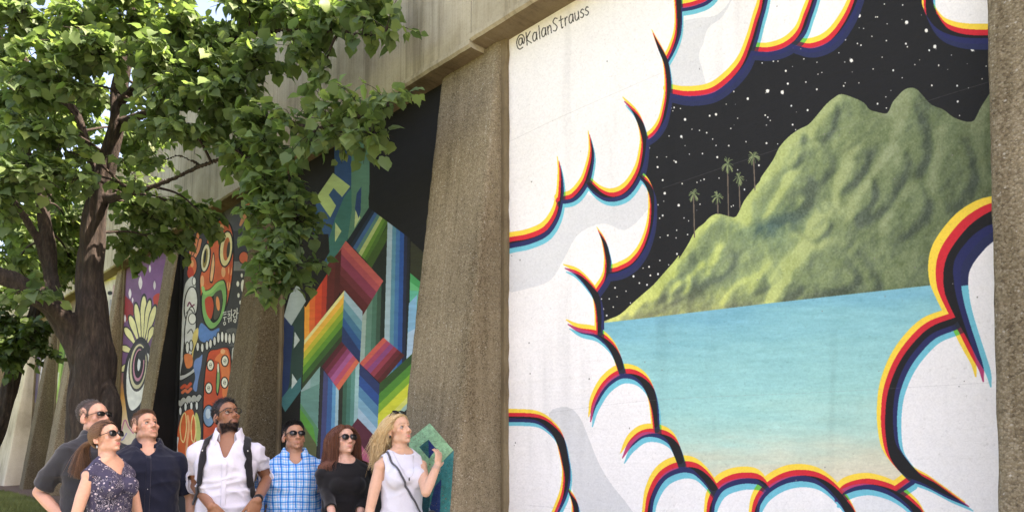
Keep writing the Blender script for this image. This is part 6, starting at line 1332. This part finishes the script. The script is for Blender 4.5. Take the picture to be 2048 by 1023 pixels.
# -- older man in the charcoal shirt
def placket(p, sf, z0, z1, mat, x=0.0):
    pts, nr = [], []
    for z in np.linspace(z0, z1, 12):
        q, n = sf.front(x, z * p.k, .0015)
        if q is not None: pts.append(q); nr.append(n)
    ribbon('placket', pts, nr, .030, .0022, mat, p.root, 2)
def man_charcoal():
    hp = (188, 840, 4.95); p = person(*place(hp, 64, 1.69), 72, 15, 'grey-haired man in black sunglasses and charcoal shirt, hand on hip, behind the ponytailed woman', skin=(214, 166, 144), hairc=(52, 46, 44), brow=(60, 50, 46), hl=HLR, girth=1.16, stub=.12, wide=1.04, jaw=1.15, hs=1.03, smile=.2,
        arms=[((-.24, .19, 1.13), (-.20, -.04, .95)), ((.26, .0, 1.12), (.27, -.08, .89))], hands=({'f': (.75, -.4, -.45), 'p': (.4, .6, -.3), 'c': .3}, None))
    short_hair(p, H_dark, 3400, HLR, (.010, .024), (.1, .6, .1), .22, np.random.RandomState(31)); glasses(p, hgt=.0155, w=.028, wrap=.22)
    g = garment('polo_shirt', top_prims(p, .016, 'short', .019, flare=.03), .009, allcut(neck_cut(p, .068, .05, 1.495, .04), sleeve_cut(p, ('upper', .86)), hem_cut(p, .84)), M_char, p.root, .012, 2)
    collar(p, M_char, Surf(g.data), .067, .075, .030, 1.458, .35); lowers(p)
# -- woman with the ponytail
def woman_ponytail():
    hp = (212, 881, 4.5); p = person(*place(hp, 70, 1.54), 72, 20, 'brown ponytailed woman in sunglasses and sleeveless navy patterned blouse, frontmost at the left', skin=(226, 176, 150), lips=(198, 112, 106), brow=(84, 58, 44), hairc=(70, 48, 38), fem=1, girth=.94, smile=.6,
        arms=[((-.215, .03, 1.10), (-.22, -.05, .87)), ((.215, -.01, 1.10), (.225, -.08, .87))])
    long_hair(p, H_pony, 2600, HL, tie=(0, .112, .022), tail=.30, m=14, rs=np.random.RandomState(8), rad=.0012); glasses(p, hgt=.0215, w=.0265, wrap=.2)
    q = hxf(p, [(-.084, .006, -.052), (-.085, .006, -.062)]); link('earring', pydata('earring', [ellipsoid(q[0], (.0035,) * 3, None, 10, 8), ellipsoid(q[1], (.005, .005, .007), None, 10, 8)]), M_silver, p.root)
    q = hxf(p, [(.084, .006, -.052), (.085, .006, -.062)]); link('earring', pydata('earring', [ellipsoid(q[0], (.0035,) * 3, None, 10, 8), ellipsoid(q[1], (.005, .005, .007), None, 10, 8)]), M_silver, p.root)
    t = np.linspace(0, 2 * PI, 20); q = np.stack([.020 * np.cos(t), np.full(20, .118), .024 + .020 * np.sin(t)], 1); v, F = tube(hxf(p, q), np.full(20, .006), 6); link('hair_tie', mesh_np('hair_tie', v, F, True), M_frame, p.root)
    garment('blouse', top_prims(p, .010, 'none', fem=True, flare=.02), .0085, allcut(neck_cut(p, .074, .07, 1.49, .06, rx=.078), lambda co: (np.abs(co[:, 0]) > .176 * p.k) & (co[:, 2] > 1.25 * p.k), hem_cut(p, .84)), M_pais, p.root, .006, 4); lowers(p)
# -- young man in navy
def man_navy():
    hp = (291, 858, 4.95); p = person(*place(hp, 30, 1.64), 56, 24, 'young man with short brown hair in a navy button-up shirt, bare-faced and smiling', skin=(216, 166, 140), lips=(194, 132, 114), brow=(70, 48, 36), hairc=(76, 54, 40), girth=1.1, wide=1.05, jaw=1.15, smile=.7, stub=.10,
        arms=[((-.255, .03, 1.12), (-.265, -.06, .885)), ((.275, .02, 1.12), (.285, -.08, .885))])
    short_hair(p, H_short, 3600, HL, (.006, .022), (.35, -.35, .15), .30, np.random.RandomState(5)); eyes(p)
    g = garment('navy_shirt', top_prims(p, .016, 'short', .020, flare=.03), .009, allcut(neck_cut(p, .066, .05, 1.495, .045), sleeve_cut(p, ('upper', .9)), hem_cut(p, .84)), M_navy, p.root, .012, 5)
    placket(p, Surf(g.data), 1.40, .86, M_navy); collar(p, M_navy, Surf(g.data), .067, .08, .032, 1.458, .5); buttons(p, Surf(g.data), (1.34, 1.265, 1.19, 1.115, 1.04, .965), 0, M_but); lowers(p)
    w = p.arms[1][1]; d = w - p.arms[1][0]; d /= np.linalg.norm(d); link('wristwatch', pydata('wristwatch', [cone(w - d * .02, w - d * .005, .031 * p.k, .031 * p.k)]), M_frame, p.root)
# -- tall man with the backpack
def man_white():
    hp = (453, 838, 4.85); k = 1.725 / 1.64; P_ = armpx(hp, 14, k, [(386, 968, 4.98), (418, 1012, 4.62), (530, 958, 5.06), (511, 1000, 4.70)])
    p = person(*place(hp, 14, 1.725), 50, 25, 'tallest man, bearded in glasses and rolled-sleeve white shirt, wearing backpack straps', skin=(158, 112, 86), lips=(136, 88, 76), brow=(26, 20, 20), hairc=(20, 17, 18), beard=.93, girth=.93, smile=.5, wide=.98,
        arms=[(P_[0], P_[1]), (P_[2], P_[3])], hands=({'f': (.40, .05, -.90), 'p': (.5, .8, -.1), 'c': .5, 'th': .2}, {'f': (-.30, .0, -.93), 'p': (-.5, .8, -.1), 'c': .6, 'th': .2}))
    rs = np.random.RandomState(6); short_hair(p, H_black, 3800, HL, (.010, .036), (.4, .35, .2), .35, rs, .0012, 5); eyes(p, (34, 24, 20)); glasses(p, M_clear, 'eyeglasses', .0265, .0175, .0019)
    # beard: short strands on jaw and chin
    me = p.body; co = getco(me); no = getno(me); h = toh(p, co); zt = np.interp(np.abs(h[:, 0]), [0, .02, .04, .06, .08], [-.058, -.058, -.070, -.050, -.008]); lip = (np.abs(h[:, 0]) < .024) & (h[:, 2] > -.083) & (h[:, 2] < -.060) & (h[:, 1] < -.07)
    m = np.nonzero(p.reg & (h[:, 2] < zt) & (h[:, 2] > -.122) & (h[:, 1] < .004) & ~lip)[0]; m = rs.choice(m, 2600); hn = no[m] @ p.Rh; t = np.linspace(0, 1, 3)[None, :, None]; d = hn * .6 + np.array([0, -.1, -.7]) + rs.normal(0, .25, (len(m), 3)); d /= np.linalg.norm(d, axis=1)[:, None]
    path = (h[m] + rs.normal(0, .0015, (len(m), 3)))[:, None] + d[:, None] * (rs.uniform(.004, .007, len(m))[:, None, None]) * t; strand_mesh('beard', hxf(p, path), .0009, .0004, rs, H_black, p.root)
    g = garment('white_shirt', top_prims(p, .013, 'long', .009, end=.22, flare=.02), .009, allcut(neck_cut(p, .067, .05, 1.495, .12), sleeve_cut(p, ('fore', .12)), hem_cut(p, .86)), M_white, p.root, .018, 3)
    sf = Surf(g.data); placket(p, sf, 1.36, .88, M_white); collar(p, M_white, sf, .068, .085, .036, 1.46, .62, .055); buttons(p, sf, (1.33, 1.25, 1.17, 1.09, 1.01, .94), 0, M_but, .0042)
    for i in (0, 1):                                            # rolled cuffs
        e, w = p.arms[i]; d = (w - e) / np.linalg.norm(w - e); S = p.sh[i]; du = (e - S) / np.linalg.norm(e - S); q0 = e - du * .02 + d * .005; a_ = p.ar[1] + .014
        u = np.cross(d, [0, 1, .1]); u /= np.linalg.norm(u); v_ = np.cross(d, u); R = [(e + d * s_, u * (a_ + o_), v_ * (a_ + o_)) for s_, o_ in ((-.012, -.004), (-.008, .003), (.006, .004), (.022, .003), (.034, .002), (.037, -.004))]; link('rolled_cuff', pydata('rolled_cuff', [loft(R, 24)]), M_white, p.root)
    lowers(p)
    w = p.arms[1][1]; d = w - p.arms[1][0]; d /= np.linalg.norm(d); link('wristwatch', pydata('wristwatch', [cone(w - d * .022, w - d * .008, .030 * p.k, .030 * p.k)]), M_frame, p.root)
    # the pack is a thing of its own, carried on the back
    bp_ = empty('backpack', tuple(p.root.location), p.root.rotation_euler.z); tag(bp_, 'black backpack on the back of the man in white, its straps over his shoulders', 'backpack'); k = p.k
    me = remesh('pack_body', [ellipsoid(np.array([0, .21, 1.18]) * k, np.array([.15, .09, .22]) * k), ellipsoid(np.array([0, .20, 1.08]) * k, np.array([.16, .10, .14]) * k), ellipsoid(np.array([0, .17, 1.30]) * k, np.array([.12, .05, .10]) * k)], .014, 4); link('pack_body', me, M_strapb, bp_)
    for s in (-1, 1):
        pts, nr = [], []
        for z in np.linspace(1.44, 1.12, 14):
            x = np.interp(z, [1.13, 1.20, 1.28, 1.35, 1.41, 1.45], [.155, .138, .130, .126, .116, .108])
            q, n_ = sf.front(s * x * k, z * k, .012)
            if q is None: q, n_ = sf.near(np.array([s * x * k, -.05, z * k]), .012)
            pts.append(q); nr.append(n_)
        top, tn = sf.near(np.array([s * .112, .02, 1.50]) * k, .007); pts = [np.array([s * .10, .14, 1.38]) * k, np.array([s * .11, .085, 1.45]) * k, top] + pts + [np.array([s * .19, .02, 1.06]) * k]; nr = [np.array([0, 1, .2]), np.array([0, .5, .8]), tn] + nr + [np.array([s, -.2, 0])]
        st = ribbon('shoulder_strap', pts, nr, .048, .007, M_strapb, bp_, 2)
        q, n_ = sf.front(s * .122 * k, 1.375 * k, .019); link('strap_buckle', pydata('strap_buckle', [ellipsoid(q, (.005, .003, .006))]), M_silver, st)
# -- man in plaid
def man_plaid():
    hp = (588, 878, 5.15); p = person(*place(hp, 22, 1.55), 32, 18, 'black-haired man in dark sunglasses and a blue and white plaid shirt', skin=(196, 146, 118), lips=(178, 118, 100), brow=(30, 24, 24), hairc=(24, 20, 20), girth=1.0, wide=1.05, jaw=1.1, smile=.2, stub=.1,
        arms=[((-.25, .04, 1.12), (-.262, -.05, .885)), ((.25, .03, 1.12), (.26, -.06, .885))])
    short_hair(p, H_black, 3600, HL, (.006, .024), (.1, -.3, .35), .45, np.random.RandomState(12)); glasses(p, hgt=.019, w=.0275)
    g = garment('plaid_shirt', top_prims(p, .017, 'long', .015, flare=.03), .009, allcut(neck_cut(p, .066, .05, 1.495, .05), sleeve_cut(p, ('fore', .92)), hem_cut(p, .84)), M_plaid, p.root, .013, 6)
    placket(p, Surf(g.data), 1.40, .86, M_plaid); collar(p, M_plaid, Surf(g.data), .067, .085, .034, 1.458, .55, .048); buttons(p, Surf(g.data), (1.34, 1.26, 1.18, 1.10, 1.02), 0, M_but, .004); lowers(p)
# -- woman in black
def woman_black():
    hp = (688, 886, 4.95); k = 1.53 / 1.64; P_ = armpx(hp, 24, k, [(648, 985, 4.9), (662, 1042, 4.66), (728, 985, 5.05), (712, 1045, 4.8)])
    p = person(*place(hp, 24, 1.53), 38, 18, 'woman with long auburn hair and sunglasses in a black top', skin=(226, 178, 156), lips=(200, 122, 112), brow=(84, 54, 42), hairc=(74, 44, 34), fem=1, girth=1.08, bust=.85, smile=.3, wide=1.03, arms=[(P_[0], P_[1]), (P_[2], P_[3])])
    long_hair(p, H_red, 3600, HL, .40, .004, np.random.RandomState(14), .0013, 22, .003, .5); glasses(p, hgt=.0215, w=.0265)
    garment('black_top', top_prims(p, .010, 'long', .009, end=.80, fem=True, flare=.03, bust=.9), .0085, allcut(neck_cut(p, .068, .045, 1.49, .01, rx=.072), sleeve_cut(p, ('fore', .72)), hem_cut(p, .84)), M_black, p.root, .007, 8); lowers(p)
    t = np.linspace(0, 2 * PI, 30); v, F = tube(np.stack([.068 * np.cos(t), .022 + .058 * np.sin(t), 1.452 - .035 * np.clip(-np.sin(t), 0, 1)], 1) * p.k, np.full(30, .0012), 4); link('necklace', mesh_np('necklace', v, F, True), M_silver, p.root)
# -- blonde woman touching the painted pier
def woman_white():
    hp = (797, 865, 4.75); yaw = 30; k = 1.60 / 1.64; P_ = armpx(hp, yaw, k, [(843, 992, 4.58), (866, 938, 4.72)])
    p = person(*place(hp, yaw, 1.60), 50, 18, 'blonde woman in a sleeveless white top touching the painted pier with a raised hand', skin=(230, 182, 152), lips=(206, 122, 112), brow=(150, 112, 80), hairc=(200, 164, 116), fem=1, girth=.92, smile=.6, wide=.98,
        arms=[((-.215, -.02, 1.10), (-.265, -.10, .88)), (P_[0], P_[1])], hands=(None, {'f': (.30, .42, .86), 'p': (-.5, .80, -.2), 'c': .28, 'sp': .22}))
    long_hair(p, H_blond, 3600, HL, .30, .006, np.random.RandomState(15), .0012, 20, .008, .0, back=.9); eyes(p, (70, 80, 84)); glasses(p, tr=(0, .026, .052), pitch=-.75, hgt=.020, label='sunglasses pushed up onto the hair')
    g = garment('white_top', top_prims(p, .009, 'none', fem=True, flare=.02), .0080, allcut(neck_cut(p, .078, .045, 1.485, .0, rx=.084), lambda co: (np.abs(co[:, 0]) > .134 * p.k) & (co[:, 2] > 1.27 * p.k), hem_cut(p, .86)), M_wtop, p.root, .010, 9)
    sf = Surf(g.data); lowers(p); K = p.k
    t = np.linspace(0, 2 * PI, 30); v, F = tube(np.stack([.070 * np.cos(t), .02 + .066 * np.sin(t), 1.462 - .17 * np.clip(-np.sin(t), 0, 1) ** 2], 1) * K, np.full(30, .0010), 4)
    for i in range(len(v)):
        q, n_ = sf.front(v[i][0], v[i][2], .004)
        if q is not None and v[i][1] < .02 and v[i][1] > q[1]: v[i][1] = q[1]
    link('necklace', mesh_np('necklace', v, F, True), M_silver, p.root); q, n_ = sf.front(0, 1.285 * K, .006); link('pendant', pydata('pendant', [ellipsoid(q, (.004, .003, .012))]), M_frame, p.root)
    q = hxf(p, [(-.083, .006, -.045)]); link('ear_stud', pydata('ear_stud', [ellipsoid(q[0], (.006, .006, .010))]), M_frame, p.root)
    w = p.arms[1][1]; e = p.arms[1][0]; d = (w - e) / np.linalg.norm(w - e)
    for o_ in (.03, .045): q = w - d * o_; u = np.cross(d, [0, 1, 0]); u /= np.linalg.norm(u); v_ = np.cross(d, u); t = np.linspace(0, 2 * PI, 24); rr = p.ar[2] + .004 + o_ * .12; v, F = tube(q + np.cos(t)[:, None] * u * rr + np.sin(t)[:, None] * v_ * rr, np.full(24, .0012), 4); link('bracelet', mesh_np('bracelet', v, F, True), M_silver, p.root)
    hb = empty('handbag', tuple(p.root.location), p.root.rotation_euler.z); tag(hb, 'small black handbag at the hip of the blonde woman on a thin grey strap', 'handbag')
    pts, nr = [], []
    for z in np.linspace(1.425, .99, 20):
        x = np.interp(z, [.99, 1.05, 1.12, 1.19, 1.26, 1.32, 1.38, 1.425], [.135, .105, .065, .02, -.025, -.06, -.085, -.095])
        q, n_ = sf.front(x * K, z * K, .007); pts.append(q); nr.append(n_)
    q, n_ = sf.near(np.array([-.10, .02, 1.46]) * K, .004); pts = [np.array([-.06, .11, 1.36]) * K, q] + pts + [np.array([.175, -.05, .94]) * K]; nr = [np.array([0, 1, .3]), n_] + nr + [np.array([.8, -.5, 0])]
    ribbon('bag_strap', pts, nr, .014, .003, M_strapg, hb, 2); me = remesh('bag_body', [ellipsoid(np.array([.205, -.02, .98]) * K, np.array([.035, .10, .10]) * K), ellipsoid(np.array([.205, -.02, .93]) * K, np.array([.042, .11, .07]) * K)], .01, 2); link('bag_body', me, M_strapb, hb)
for fn in (man_charcoal, woman_ponytail, man_navy, man_white, man_plaid, woman_black, woman_white): fn()
